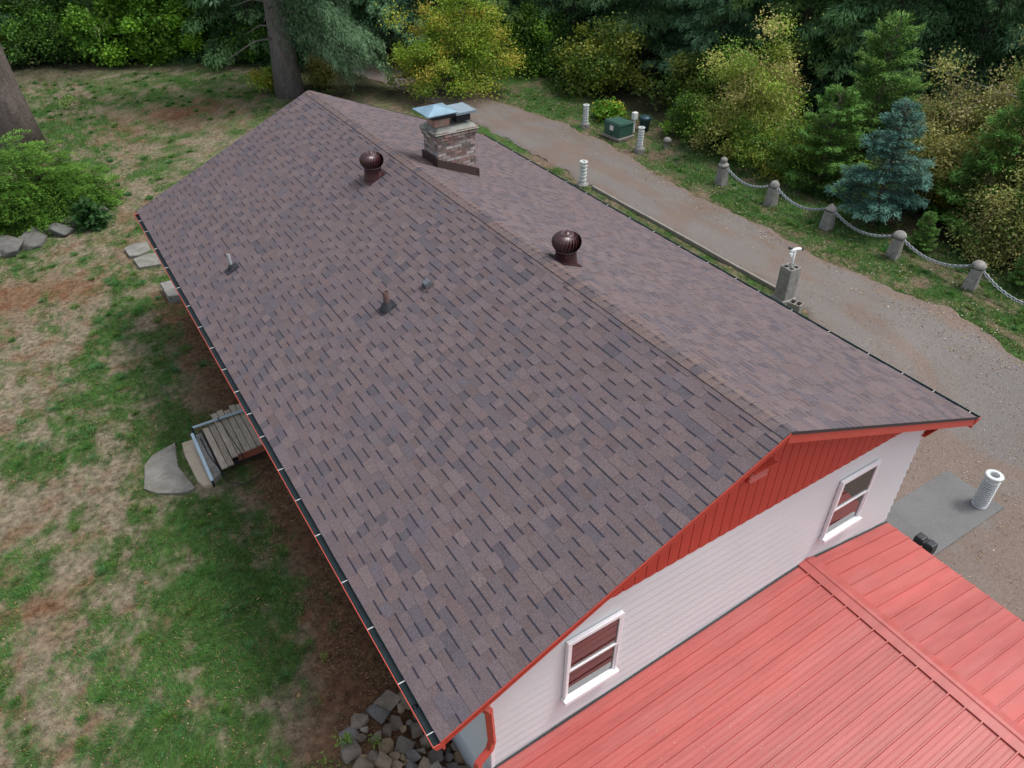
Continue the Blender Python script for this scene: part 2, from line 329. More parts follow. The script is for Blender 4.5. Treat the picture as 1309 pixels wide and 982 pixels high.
# shingles
BASE = [(a * .97, b, c * 1.05) for a, b, c in [(.130, .100, .096), (.124, .098, .098), (.127, .095, .090), (.116, .096, .098), (.134, .104, .099), (.099, .086, .092), (.124, .098, .098), (.13, .102, .1)]]
random.seed(3); pieces = []
def slope(xe, ze, xr_, zr_, side):
    sl = math.hypot(xr_ - xe, zr_ - ze); d = Vector(((xr_ - xe) / sl, 0, (zr_ - ze) / sl)); nrm = Vector((-d.z * (1 if side == 0 else -1), 0, abs(d.x)))
    ex = .1435; nC = int(sl / ex) + 1; o0 = Vector((xe, 0, ze)) 
    for c in range(nC):
        s0 = c * ex - (.0 if c else 0.02); s1 = min(s0 + ex + .004, sl - .01) if c else ex
        if s0 >= s1: continue
        y = Y0 - .0; thick = random.random() < .5
        while y < Y1:
            w = random.choice((.15, .18, .21, .25, .3)) * random.uniform(.9, 1.1)
            if thick: w *= 1.15
            y2 = min(y + w, Y1)
            if Y1 - y2 < .06: y2 = Y1
            h = .010 if thick else .005
            col = random.choice(BASE); k = random.uniform(.92, 1.08)
            if not thick: k *= .93
            pieces.append((side, o0, d, nrm, s0, s1, y, y2, h, tuple(v * k for v in col), thick, c)); y = y2
            thick = not thick if random.random() < .9 else thick
slope(XL, ZL, XR, ZR, 0); slope(XE, ZE, XR, ZR, 1)
def piece_geo(mb, p, off=Vector((0, 0, 0))):
    side, o0, d, nr, s0, s1, ya, yb, h, col, thick, c = p
    P = lambda s, y, hh: o0 + d * s + nr * hh + Vector((0, y, 0)) - off
    cap = .005
    def quad(a, b, cc, dd, cl): mb.add([a, b, cc, dd] if side == 0 else [dd, cc, b, a], [(3, 2, 1, 0)], cl)
    band = (not thick) and (hash((round(ya * 977), c)) % 20 < 19)
    sb = s1 - .027 if band else s1
    hb = h + (cap - h) * ((sb - s0) / (s1 - s0))
    quad(P(s0, ya, h), P(s0, yb, h), P(sb, yb, hb), P(sb, ya, hb), col)
    if band: quad(P(sb, ya, hb), P(sb, yb, hb), P(s1, yb, cap), P(s1, ya, cap), (.033, .033, .047))
    dk = tuple(v * .7 for v in col)
    quad(P(s0, ya, 0), P(s0, yb, 0), P(s0, yb, h), P(s0, ya, h), dk)
    mb.add([P(s0, ya, 0), P(s1, ya, 0), P(s1, ya, cap), P(s0, ya, h)], [(0, 1, 2, 3)], dk)
    mb.add([P(s0, yb, 0), P(s1, yb, 0), P(s1, yb, cap), P(s0, yb, h)], [(3, 2, 1, 0)], dk)
camp = Vector((0, 0, CAMZ))
def size_key(p):
    c = p[1] + p[2] * (p[4] + .07) + Vector((0, (p[6] + p[7]) / 2, 0)); return (camp - c).length / math.sqrt(p[7] - p[6])
left_p = sorted([p for p in pieces if p[0] == 0], key=size_key)
for p in left_p[:300]:
    c = p[1] + p[2] * p[4] + Vector((0, p[6], 0)); mb = MB(); piece_geo(mb, p, c)
    o = mb.build('shingle', M['shingle'], roof, loc=c - HO)
mb = MB()
for p in left_p[300:] + [p for p in pieces if p[0] == 1]: piece_geo(mb, p)
tag(hpart(mb, 'shingle_field', M['shingle'], roof), kind='stuff')
# ridge caps
random.seed(5); y = Y0; dl = Vector((XL - XR, 0, ZL - ZR)).normalized(); dr = Vector((XE - XR, 0, ZE - ZR)).normalized()
CAPC = [(.14, .104, .094), (.132, .1, .093), (.126, .103, .1), (.1, .087, .09), (.088, .079, .085), (.142, .11, .1), (.13, .104, .099)]
while y < Y1 - .05:
    w = .165; y2 = min(y + w + .03, Y1); col = random.choice(CAPC)
    o = Vector((XR, 0, ZR + .014)); hh = [.009, .003]; pts = []
    for yy, h in ((y, hh[0]), (y2, hh[1])):
        for dv in (dl * .14, dl * .03, dr * .03, dr * .14): pts.append(o + dv + Vector((0, yy, h - (.012 if abs(dv.length - .03) < .001 else 0))))
    lo = [q - Vector((0, 0, .024)) for q in pts[:4]]
    mb = MB(); mb.add(pts + lo, [(0, 4, 5, 1), (1, 5, 6, 2), (2, 6, 7, 3), (8, 9, 1, 0), (9, 10, 2, 1), (10, 11, 3, 2), (8, 0, 4), (11, 7, 3)], col)
    mb.f = [tuple(reversed(f)) for f in mb.f]
    hpart(mb, 'ridge_cap', M['shingle'], roof); y += w
# rakes and drip edges on both gables
for ya, yb, far in ((Y0 + .004, Y0 + .03, 0), (Y1 - .03, Y1 - .004, 1)):
    for (xa, za), (xb, zb), nm in (((XL - .02, ZL), (XR, ZR), 0), ((XR, ZR), (XE + .02, ZE), 1)):
        mb = MB(); top = -.035; bot = -.18 if nm else -.075
        mb.hexa([(xa, ya, za + bot), (xb, ya, zb + bot), (xb, yb, zb + bot), (xa, yb, za + bot)], [(xa, ya, za + top), (xb, ya, zb + top), (xb, yb, zb + top), (xa, yb, za + top)])
        hpart(mb, 'rake_board', M['redtrim'])
        mb = MB(); yd0, yd1 = ((Y0 - .008, Y0 + .0035) if not far else (Y1 - .0035, Y1 + .008))
        tt = .014 if nm else -.004
        mb.hexa([(xa, yd0, za - .034), (xb, yd0, zb - .034), (xb, yd1, zb - .034), (xa, yd1, za - .034)], [(xa, yd0, za + tt), (xb, yd0, zb + tt), (xb, yd1 - .004, zb + tt), (xa, yd1 - .004, za + tt)])
        hpart(mb, 'drip_edge', M['drip'] if nm else M['redtrim'])
# soffits (under overhang) and eave fascia
mb = MB()
for (xa, za), (xb, zb) in (((XL + .03, ZL), (XR, ZR)), ((XR, ZR), (XE - .03, ZE))):
    mb.hexa([(xa, Y0 + .01, za - .14), (xb, Y0 + .01, zb - .14), (xb, GY + .02, zb - .14), (xa, GY + .02, za - .14)], [(xa, Y0 + .01, za - .103), (xb, Y0 + .01, zb - .103), (xb, GY + .02, zb - .103), (xa, GY + .02, za - .103)])
hpart(mb, 'gable_soffit', M['redwall'])
for xa, xb, z, ysf in ((XL + .03, WX0 + .04, ZL - .16, GY - .05), (WX1 - .04, XE - .03, ZE - .19, GY - .08)):
    mb = MB(); mb.hexa([(xa, ysf, z - .02), (xb, ysf, z - .02), (xb, Y1 - .02, z - .02), (xa, Y1 - .02, z - .02)], [(xa, ysf, z), (xb, ysf, z), (xb, Y1 - .02, z), (xa, Y1 - .02, z)])
    hpart(mb, 'eave_soffit', M['redwall'])
for x, z in ((XL + .02, ZL), (XE - .02, ZE)):
    mb = MB(); mb.box((x, (Y0 + Y1) / 2, z - .12), (.03, Y1 - Y0 - .01, .2)); hpart(mb, 'eave_fascia', M['redtrim'])
# gutters
def gutter(x, sgn, z, ticks, mt_out):
    # open K-style trough: inner wall, floor, outer wall with lip
    mb = MB(); ya, yb = Y0 + .0, Y1
    xi = x; xo = x + sgn * .115
    def bar(x0, z0, x1, z1, th=.006):
        a = Vector((x0, 0, z0)); b = Vector((x1, 0, z1)); dd = (b - a).normalized(); nn = Vector((-dd.z, 0, dd.x)) * th
        q = [a, b, b + nn, a + nn]
        return [(p.x, ya, p.z) for p in q], [(p.x, yb, p.z) for p in q]
    inner = MB()
    for seg in ((xi + sgn * .004, z, xi + sgn * .008, z - .09), (xi + sgn * .008, z - .09, xi + sgn * .08, z - .095), (xi + sgn * .08, z - .095, xo - sgn * .004, z - .012)):
        A, B = bar(*seg); inner.hexa([A[0], A[1], B[1], B[0]], [A[3], A[2], B[2], B[3]])
    gt = hpart(inner, 'gutter', M['gutter'])
    out = MB()
    A, B = bar(xi + sgn * .083, z - .103, xo + sgn * .004, z - .0, .005); out.hexa([A[0], A[1], B[1], B[0]], [A[3], A[2], B[2], B[3]])
    out.box((xo + sgn * .003, (ya + yb) / 2, z + .002), (.008, yb - ya, .014))
    hpart(out, 'gutter_lip', mt_out, gt)
    for ye in (ya - .004, yb + .004):
        end = MB(); end.hexa([(xi, ye - .004, z - .1), (xi + sgn * .083, ye - .004, z - .1), (xi + sgn * .083, ye + .004, z - .1), (xi, ye + .004, z - .1)], [(xi, ye - .004, z + .006), (xo + sgn * .01, ye - .004, z + .006), (xo + sgn * .01, ye + .004, z + .006), (xi, ye + .004, z + .006)])
        hpart(end, 'end_cap', M['redtrim'], gt)
    for yt in ticks:
        b = MB(); b.box((x + sgn * .058, yt, z + .005), (.115, .009, .01)); hpart(b, 'bracket', M['bracket'], gt)
    return gt
tl = [4.12, 4.85, 5.73, 6.58, 7.54, 8.35, 9.12, 10.03, 10.72, 11.45, 12.23, 13.05, 13.91, 14.84, 15.72, 16.77, 17.84, 18.9, 19.6, 20.1]
gl = gutter(XL + .005, -1, ZL - .03, tl, M['redtrim'])
gutter(XE - .005, 1, ZE - .03, [4.13, 4.81, 5.43, 6.15, 7.05, 7.98, 8.87, 9.52, 10.37, 11.3, 12.2, 13.1, 14.0, 14.9, 15.8, 16.7, 17.6, 18.5, 19.4], M['gutter'])
mb = MB(); mb.lathe([(0, .004), (.03, .004), (.034, 0), (.03, -.02)], 12, (XL - .045, 4.55, ZL - .118)); hpart(mb, 'outlet', M['black'], gl)
# walls: core box
mb = MB(); mb.prism([(WX0 + .03, GY + .03), (WX1 - .03, GY + .03), (WX1 - .03, Y1 - .4), (WX0 + .03, Y1 - .4)], -1.6, 2.8)
core = hpart(mb, 'wall_core', M['white'])
mb = MB(); mb.prism([(WX0 + .08, GY + .02), (WX1 - .02, GY + .02), (WX1 - .02, Y1 - .42), (WX0 + .08, Y1 - .42)], -1.8, .45); hpart(mb, 'foundation', M['conc'])
# front gable wall: clapboards
wall = hpart(MB().box((WX0 + (WX1 - WX0) / 2, GY + .012, 1.1), (WX1 - WX0 - .06, .02, 4.3)), 'front_wall', M['white'])
TRIMZ = 3.29; bh = .178; z = TRIMZ
while z > -1.2:
    z0 = z - bh; xa = max(WX0, XL + (z - ZL + .12) / (ZR - ZL) * (XR - XL)) if z > 2.75 else WX0; xb = min(WX1, XE - (z - ZE + .12) / (ZR - ZE) * (XE - XR)) if z > 2.8 else WX1
    mb = MB(); yf = GY
    mb.hexa([(xa, yf - .028, z0), (xb + .02, yf - .028, z0), (xb + .02, yf, z0), (xa, yf, z0)], [(xa, yf - .0138, z - .001), (xb + .003, yf - .0138, z - .001), (xb + .003, yf, z - .002), (xa, yf, z - .002)])
    hpart(mb, 'clapboard', M['white'], wall); z = z0
# side walls with lapped boards (joined: hidden under the eaves)
for x, sg in ((WX0, -1), (WX1, 1)):
    mb = MB(); z = 2.8
    while z > (.45 if sg < 0 else -1.3):
        z0 = z - bh; mb.hexa([(x + sg * .03, GY, z0), (x + sg * .03, Y1 - .4, z0), (x, Y1 - .4, z0), (x, GY, z0)], [(x + sg * .008, GY, z), (x + sg * .008, Y1 - .4, z), (x, Y1 - .4, z), (x, GY, z)]); z = z0
    tag(hpart(mb, 'side_boards', M['white']), kind='stuff')
mb = MB(); mb.box((WX0 - .012, GY - .012, 1.65), (.05, .05, 2.35)); hpart(mb, 'corner_board', M['white2'])
# gable boards
gable = MB()
gable.add([(WX0 + .5, GY + .01, TRIMZ), (WX1 - .5, GY + .01, TRIMZ), (XR, GY + .01, ZR - .12)], [(0, 1, 2)])
gable = hpart(gable, 'gable_wall', M['redwall'])
x = 2.55; bw = .186; random.seed(8)
while x < 11:
    xa, xb = x, x + bw - .012; za, zb = zroof(xa) - .13, zroof(xb) - .13
    if min(za, zb) > TRIMZ + .02:
        if xa < XR < xb: za = zb = min(za, zb)
        mb = MB(); yf = GY - .03; zt = TRIMZ - .02 - random.uniform(0, .004)
        xm = (xa + xb) / 2
        lo = [(xa, yf, zt + .008), (xm - .03, yf, zt - .004), (xm + .03, yf, zt - .004), (xb, yf, zt + .008), (xb, yf, zb), (xa, yf, za)]
        hi = [(p[0], GY + .005, p[2]) for p in lo]; nn = 6
        mb.add(lo + hi, [tuple(range(nn)), tuple(reversed(range(nn, 2 * nn)))] + [((i + 1) % nn, i, nn + i, nn + (i + 1) % nn) for i in range(nn)])
        hpart(mb, 'gable_board', M['redwall'], gable)
    x += bw
# gable vent
mb = MB(); mb.box((6.5, GY - .05, 4.33), (.34, .06, .26)); gv = hpart(mb, 'gable_vent', M['redtrim'])
for k in range(4):
    mb = MB(); mb.box((6.5, GY - .095, 4.24 + k * .062), (.33, .05, .012), rot=Matrix.Rotation(R(35), 3, 'X')); hpart(mb, 'louvre_slat', M['redtrim'], gv)
mb = MB(); mb.box((6.5, GY - .11, 4.475), (.4, .16, .02)); hpart(mb, 'vent_hood', M['redtrim'], gv)
# windows
def window(xc, w, z0, z1):
    fr = MB(); yf = GY - .04
    t = .032
    fr.box((xc - w / 2 - t / 2, yf - .02, (z0 + z1) / 2), (t, .06, z1 - z0)); fr.box((xc + w / 2 + t / 2, yf - .02, (z0 + z1) / 2), (t, .06, z1 - z0))
    fr.box((xc, yf - .02, z1 + t / 2), (w + 2 * t, .06, t))
    o = hpart(fr, 'window', M['white2'], None, .004)
    hpart(MB().box((xc, yf - .045, z0 - t / 2 - .01), (w + 2 * t + .03, .11, t + .03)), 'sill', M['white2'], o)
    hpart(MB().box((xc, yf + .014, (z0 + z1) / 2), (w, .02, z1 - z0)), 'dark_backing', M['dark'], o)  # near-black panel, the unlit room's darkness put into its colour
    zm = (z0 + z1) / 2 + .0
    # upper sash outside, lower sash behind
    for za, zb, yy, nm in ((zm, z1, yf - .032, 'upper_sash'), (z0, zm + .02, yf - .017, 'lower_sash')):
        s = MB(); r_ = .03
        s.box((xc - w / 2 + r_ / 2, yy, (za + zb) / 2), (r_, .03, zb - za)); s.box((xc + w / 2 - r_ / 2, yy, (za + zb) / 2), (r_, .03, zb - za))
        s.box((xc, yy - .001, za + r_ / 2), (w - .002, .03, r_)); s.box((xc, yy - .001, zb - r_ / 2), (w - .002, .03, r_)); hpart(s, 'sash', M['white2'], o)
        hpart(MB().box((xc, yy + .008, (za + zb) / 2), (w - r_ * 2 + .004, .006, zb - za - r_ * 2 + .004)), 'pane', M['glass'], o)
window(3.99, .83, 1.60, 2.86)
window(9.22, .86, 1.62, 2.88)
# downspout
ds = MB()
pth = [(1.57, 4.55, 2.86), (1.57, 4.55, 2.74), (2.25, 4.36, 2.62), (2.35, 4.2, 2.55), (2.37, 4.18, 1.86), (2.33, 4.17, 1.72), (2.14, 4.14, 1.6), (2.11, 4.13, 1.45), (2.11, 4.13, -.9)]
def sq_tube(mb, pts, a, b):
    for p, q in zip(pts[:-1], pts[1:]):
        p, q = Vector(p), Vector(q); d = (q - p); L_ = d.length + .03; rot = d.to_track_quat('Z', 'Y').to_matrix(); mb.box((p + q) / 2, (a, b, L_), rot=rot)
sq_tube(ds, pth, .08, .09); hpart(ds, 'downspout', M['redtrim'], None, .008)
# chimney
CX0, CX1, CY0, CY1 = 7.22, 8.16, 14.27, 14.92
ch = hpart(MB().box(((CX0 + CX1) / 2, (CY0 + CY1) / 2, 4.9), (CX1 - CX0 - .03, CY1 - CY0 - .03, 1.5)), 'chimney', M['mortar'], roof)
bm = MB(); random.seed(4); z = 4.2 ; row = 0
BR = [(.25, .14, .115), (.29, .18, .15), (.22, .13, .105), (.34, .25, .22), (.16, .11, .09), (.4, .34, .31), (.12, .1, .085)]
while z < 5.62:
    e = .0 if z < 5.42 else (.025 if z < 5.5 else .05)
    xa, xb, ya, yb = CX0 - e, CX1 + e, CY0 - e, CY1 + e
    for (L0, L1, ax) in ((xa, xb, 'x'), (ya, yb, 'y')):
        p = L0 - (.1 if row % 2 else 0)
        while p < L1 - .02:
            a_, b_ = max(p, L0), min(p + .2, L1); m_ = (a_ + b_) / 2; ln = b_ - a_ - .018; c = random.choice(BR); k = random.uniform(.8, 1.15); c = tuple(v * k for v in c); pr = random.uniform(0, .004)
            if ln > .02:
                for q in ((ya, -1), (yb, 1)) if ax == 'x' else ((xa, -1), (xb, 1)):
                    if ax == 'x': bm.box((m_, q[0] - q[1] * .04 + q[1] * pr, z + .028), (ln, .08, .049), col=c)
                    else: bm.box((q[0] - q[1] * .04 + q[1] * pr, m_, z + .028), (.08, ln if a_ > L0 + .001 and b_ < L1 - .001 else ln - .0, .0489), col=c)
            p += .2
    z += .067; row += 1
tag(hpart(bm, 'brickwork', M['brick'], ch), kind='stuff')
mb = MB(); cz = 5.62
mb.hexa([(CX0 - .07, CY0 - .07, cz), (CX1 + .07, CY0 - .07, cz), (CX1 + .07, CY1 + .07, cz), (CX0 - .07, CY1 + .07, cz)], [(CX0 + .05, CY0 + .05, cz + .11), (CX1 - .05, CY0 + .05, cz + .11), (CX1 - .05, CY1 - .05, cz + .11), (CX0 + .05, CY1 - .05, cz + .11)])
hpart(mb, 'crown', M['crown'], ch, .01)
hpart(MB().box((7.42, 14.56, 5.84), (.36, .36, .2), col=(.3, .17, .13)), 'flue', M['brick'], ch)
hpart(MB().box((7.42, 14.56, 5.965), (.5, .5, .09)), 'flue_screen', M['black'], ch)
mb = MB(); a = .36
mb.add([(7.36 - a, 14.56 - a, 6.05), (7.36 + a, 14.56 - a, 6.05), (7.36 + a, 14.56 + a, 6.05), (7.36 - a, 14.56 + a, 6.05), (7.36, 14.56, 6.16), (7.36 - a, 14.56 - a, 6.03), (7.36 + a, 14.56 - a, 6.03), (7.36 + a, 14.56 + a, 6.03), (7.36 - a, 14.56 + a, 6.03)], [(0, 1, 4), (1, 2, 4), (2, 3, 4), (3, 0, 4), (5, 6, 1, 0), (6, 7, 2, 1), (7, 8, 3, 2), (8, 5, 0, 3), (8, 7, 6, 5)])
hpart(mb, 'pyramid_cap', M['capblue'], ch)
hpart(MB().box((7.93, 14.56, 5.86), (.34, .4, .16)), 'flue', M['black'], ch)
hpart(MB().box((7.95, 14.56, 5.97), (.5, .6, .06)), 'flat_cap', M['capgrey'], ch, .01)
# chimney flashing
mb = MB()
zf = lambda x: zr(x) + .01
for yv in (CY0 - .02, CY1 + .02): mb.hexa([(CX0 - .04, yv - .02, zf(CX0) - .03), (CX1 + .06, yv - .02, zf(CX1) - .03), (CX1 + .06, yv + .02, zf(CX1) - .03), (CX0 - .04, yv + .02, zf(CX0) - .03)], [(CX0 - .04, yv - .012, zf(CX0) + .19), (CX1 + .06, yv - .012, zf(CX1) + .16), (CX1 + .06, yv + .012, zf(CX1) + .16), (CX0 - .04, yv + .012, zf(CX0) + .19)])
mb.box((CX0 - .03, (CY0 + CY1) / 2, zf(CX0) + .08), (.03, CY1 - CY0 + .09, .24)); mb.box((CX1 + .04, (CY0 + CY1) / 2, zf(CX1) + .04), (.03, CY1 - CY0 + .09, .2))
hpart(mb, 'flashing', M['flash'], ch)
# step flashing plate toward the ridge
hpart(MB().hexa([(6.83, 14.35, zr(6.83) + .018), (7.2, 14.35, zr(7.2) + .018), (7.2, 14.8, zr(7.2) + .018), (6.83, 14.8, zr(6.83) + .018)], [(6.83, 14.35, zr(6.83) + .024), (7.2, 14.35, zr(7.2) + .024), (7.2, 14.8, zr(7.2) + .024), (6.83, 14.8, zr(6.83) + .024)], (.13, .09, .08)), 'flashing_plate', M['shingle'], ch)

# roof vents
def turbine(x, y, label):
    z = zroof(x) + .01
    o = empty('turbine_vent', (x - HO.x, y - HO.y, z), parent=house); o['label'] = label
    sl = (ZR - ZL) / (XR - XL) if x < XR else -(ZR - ZE) / (XE - XR)
    rot = Matrix.Rotation(-math.atan(sl), 3, 'Y')
    MB().box((0, 0, .012), (.44, .44, .008), rot=rot).build('base_plate', M['maroon'], o)
    mb = MB(); mb.lathe([(.21, -.08), (.195, .02), (.185, .08), (.18, .2), (.188, .205), (.188, .23), (.16, .235)], 28); mb.build('collar', M['maroon'], o)
    mb = MB(); nV = 26
    prof = [(.18, .225), (.215, .265), (.24, .315), (.247, .37), (.232, .425), (.19, .472), (.11, .502)]
    for k in range(nV):
        for sft, rr in ((0, 1.0),):
            vs = []
            for j, (r, zz) in enumerate(prof):
                a0 = 2 * math.pi * k / nV + j * .05; a1 = a0 + 2 * math.pi / nV * 1.25
                vs += [(r * 1.03 * math.cos(a0), r * 1.03 * math.sin(a0), zz), ((r * .9) * math.cos(a1), (r * .9) * math.sin(a1), zz)]
            mb.add(vs, [(2 * j, 2 * j + 1, 2 * j + 3, 2 * j + 2) for j in range(len(prof) - 1)], None, True)
    mb.build('vane_ring', M['maroon'], o)
    mb = MB(); mb.lathe([(.125, .494), (.12, .509), (.09, .516), (.085, .51), (.045, .514), (.03, .539), (.008, .544), (.008, .58), (0, .58)], 24); mb.build('top_plate', M['maroon'], o)
    mb = MB(); mb.lathe([(.19, .24), (.2, .36), (.17, .46)], 16); mb.build('inner_drum', M['black'], o)
turbine(5.83, 14.62, 'maroon turbine vent on the left roof slope just below the ridge')
turbine(6.93, 9.16, 'maroon turbine vent on the right roof slope nearer the gable')
def pipe(x, y, h, r, m, label):
    z = zroof(x); o = empty('vent_pipe', (x - HO.x, y - HO.y, z), parent=house); o['label'] = label
    sl = math.atan((ZR - ZL) / (XR - XL)); rot = Matrix.Rotation(-sl, 3, 'Y')
    MB().box((0, 0, .02), (.3, .24, .008), rot=rot).build('flashing', M['rubber'], o)
    mb = MB(); mb.lathe([(r * 2.4, .0), (r * 1.8, .05), (r * 1.25, .11), (r * 1.02, .13)], 18); mb.build('boot', M['rubber'], o)
    mb = MB(); mb.lathe([(r, -.05), (r, h), (r * .8, h), (r * .8, h - .06), (0, h - .06)], 16); mb.build('pipe', m, o)
pipe(2.6, 15.0, .36, .035, M['pipegrey'], 'slim pale metal vent pipe on the left slope nearest the gutter')
pipe(4.25, 10.72, .33, .055, M['rust'], 'rust brown vent pipe in a black boot on the left slope')
z = zroof(4.95); o = empty('box_vent', (4.95 - HO.x, 10.52 - HO.y, z), parent=house); rot = Matrix.Rotation(-math.atan(.448), 3, 'Y')
MB().box((0, 0, .02), (.24, .22, .006), rot=rot, col=(.09, .075, .075)).build('flashing', M['shingle'], o)
MB().box((0, 0, .07), (.15, .15, .08), rot=rot, taper=.82).build('hood', M['venthood'], o, bevel=.008)

# ---------------------------------------------------------------- carport
CP = empty('carport', (7, 1, -1.4), label='carport with red ribbed metal roof attached below the white gable wall', cat='carport')
CO = Vector((7, 1, -1.4))
def cpart(mb, name, m, parent=None, bevel=0):
    mb.v = [tuple(Vector(p) - CO) for p in mb.v]; return mb.build(name, m, parent or CP, bevel)
PX, PZ = 8.58, 1.15; sL, sR = .045, .19; XA, XB = 2.05, 10.93
def pz_(x): return PZ - (PX - x) * sL if x < PX else PZ - (x - PX) * sR
for side in (0, 1):
    x0, x1 = (XA, PX) if side == 0 else (PX, XB)
    y = GY - .04
    while y > -3.5:
        yb = y - .75; mb = MB()
        mb.hexa([(x0, yb + .001, pz_(x0) - .02), (x1, yb + .001, pz_(x1) - .02), (x1, y, pz_(x1) - .02), (x0, y, pz_(x0) - .02)], [(x0, yb + .001, pz_(x0)), (x1, yb + .001, pz_(x1)), (x1, y, pz_(x1)), (x0, y, pz_(x0))])
        for k in range(3):
            yr = y - .205 - k * .25
            for wdt, hh, dy in ((.036, .03, 0),) + (((.02, .005, .085), (.02, .005, .165)) if side == 0 else ()):
                yy = yr + dy
                if yy > y - .015: continue
                mb.hexa([(x0, yy - wdt / 2, pz_(x0)), (x1, yy - wdt / 2, pz_(x1)), (x1, yy + wdt / 2, pz_(x1)), (x0, yy + wdt / 2, pz_(x0))], [(x0, yy - wdt * .25, pz_(x0) + hh), (x1, yy - wdt * .25, pz_(x1) + hh), (x1, yy + wdt * .25, pz_(x1) + hh), (x0, yy + wdt * .25, pz_(x0) + hh)])
        k = random.uniform(.93, 1.07); mb.c = [(k, k, k)] * len(mb.v)
        cpart(mb, 'roof_sheet', M['redmetal']); y = yb
mb = MB()
ya, yb = -3.5, GY - .03
pr = [(PX - .2, pz_(PX - .2) + .003), (PX - .198, pz_(PX - .2) + .03), (PX - .05, PZ + .045), (PX - .03, PZ + .06), (PX + .03, PZ + .06), (PX + .05, PZ + .04), (PX + .2, pz_(PX + .2) + .026), (PX + .2, pz_(PX + .2) + .008)]
mb.add([(x, ya, z) for x, z in pr] + [(x, yb, z) for x, z in pr], [(i, i + 1, 8 + i + 1, 8 + i) for i in range(7)] + [tuple(reversed(range(8))), tuple(range(8, 16))])
cpart(mb, 'ridge_flashing', M['redmetal'])
mb = MB(); mb.hexa([(XA, GY - .06, pz_(XA) + .005), (PX, GY - .06, PZ + .005), (PX, GY - .035, PZ + .005), (XA, GY - .035, pz_(XA) + .005)], [(XA, GY - .045, pz_(XA) + .02), (PX, GY - .045, PZ + .02), (PX, GY - .035, PZ + .02), (XA, GY - .035, pz_(XA) + .02)])
mb.hexa([(PX, GY - .06, PZ + .005), (XB, GY - .06, pz_(XB) + .005), (XB, GY - .035, pz_(XB) + .005), (PX, GY - .035, PZ + .005)], [(PX, GY - .045, PZ + .02), (XB, GY - .045, pz_(XB) + .02), (XB, GY - .035, pz_(XB) + .02), (PX, GY - .035, PZ + .02)])
cpart(mb, 'wall_flashing', M['drip'])
for x in (XA + .03, XB - .03): cpart(MB().box((x, (ya + yb) / 2, pz_(x) - .11), (.04, yb - ya, .17)), 'fascia', M['redtrim'])
for x in (XA + .15, 6.5, XB - .15):
    cpart(MB().box((x, (ya + yb) / 2 - .02, pz_(x) - .13), (.1, yb - ya - .1, .18)), 'beam', M['wood'])
    for yy in (-3.2, .4, 4.1):
        zt = pz_(x) - .22; cpart(MB().box((x, yy, (zt - 1.5) / 2), (.12, .12, zt + 1.5)), 'post', M['wood'])
cpart(MB().box((2.22, 4.2, .83), (.34, .2, .1)), 'corner_block', M['black'])  # small black box at the left wall corner of the carport roof
# black grill-like box next to the eave
gr = empty('black_box', (12.78, 4.15, -1.33), label='black metal box with a ridged top standing by the red metal roof edge', cat='box')
o_ = MB(); o_.box((0, 0, .36), (.2, .42, .24)); o_.build('box_body', M['black'], gr, bevel=.02)
for yy in (-.11, .11):
    MB().box((0, yy, .5), (.22, .2, .05), taper=.8).build('lid', M['black'], gr, bevel=.02)
for xx, yy in ((-.07, -.17), (.07, -.17), (-.07, .17), (.07, .17)): MB().box((xx, yy, .12), (.03, .03, .24)).build('leg', M['black'], gr)

# ---------------------------------------------------------------- deck, slabs, rails
dk = empty('back_step_deck', (1.7, 13.7, 0), label='weathered grey plank landing with red side board under the left eave', cat='deck')
random.seed(2)
spans = [(1.02, 12.73, 14.22, .33), (1.16, 12.75, 14.25, .33), (1.30, 12.93, 14.58, .36), (1.44, 12.97, 14.62, .36), (1.58, 12.97, 14.55, .36), (1.72, 12.98, 14.66, .36), (1.86, 13.0, 14.62, .36), (2.0, 13.0, 14.64, .36), (2.14, 13.0, 14.63, .36), (2.28, 13.0, 14.64, .36)]
for x, a, b, z in spans:
    k = random.uniform(.8, 1.15); mb = MB(); mb.box((x + .067 - 1.7, (a + b) / 2 - 13.7, z - .02), (.126, b - a, .038), rz=random.uniform(-.004, .004), col=(.25 * k, .23 * k, .2 * k)); mb.build('plank', M['plank'], dk, bevel=.004)
MB().box((.15, 13.03 - 13.7, .22), (.85, .03, .2)).build('side_board', M['deckred'], dk)
MB().box((-.26, 0.02, .1), (.86, 1.35, .14)).build('step_frame', M['dark'], dk)
MB().box((.25, .1, .17), (.7, 1.4, .28)).build('deck_frame', M['dark'], dk)
mb = MB(); mb.prism([(.8, 12.75), (1.0, 12.86), (1.0, 14.36), (.78, 14.36)], -.05, .13); tag(mb.build('concrete_block_step', M['conc'], bevel=.02), 'grey concrete block step against the plank landing', 'step')
mb = MB(); mb.prism([(.54, 14.35), (.5, 13.9), (.53, 12.98), (.6, 12.75), (.79, 12.7), (.79, 14.35)], -.05, .05); tag(mb.build('stepping_slab', M['beige'], bevel=.015), 'beige rectangular slab lying beside the plank landing', 'slab')
def flag(name, pts, z0, z1, m, lab):
    mb = MB(); c = Vector((sum(p[0] for p in pts) / len(pts), sum(p[1] for p in pts) / len(pts)))
    mb.prism(pts, z0, z1); tag(mb.build(name, m, bevel=.015), lab, 'slab')
flag('flagstone', [(.42, 14.48), (.36, 14.1), (.3, 13.68), (.36, 13.3), (.44, 12.84), (.28, 12.8), (.11, 12.86), (-.27, 13.1), (-.46, 13.37), (-.38, 13.7), (-.31, 14.07), (-.1, 14.33), (.15, 14.42)], -.05, .02, M['slab'], 'large irregular grey flagstone in the lawn beyond the beige slab')
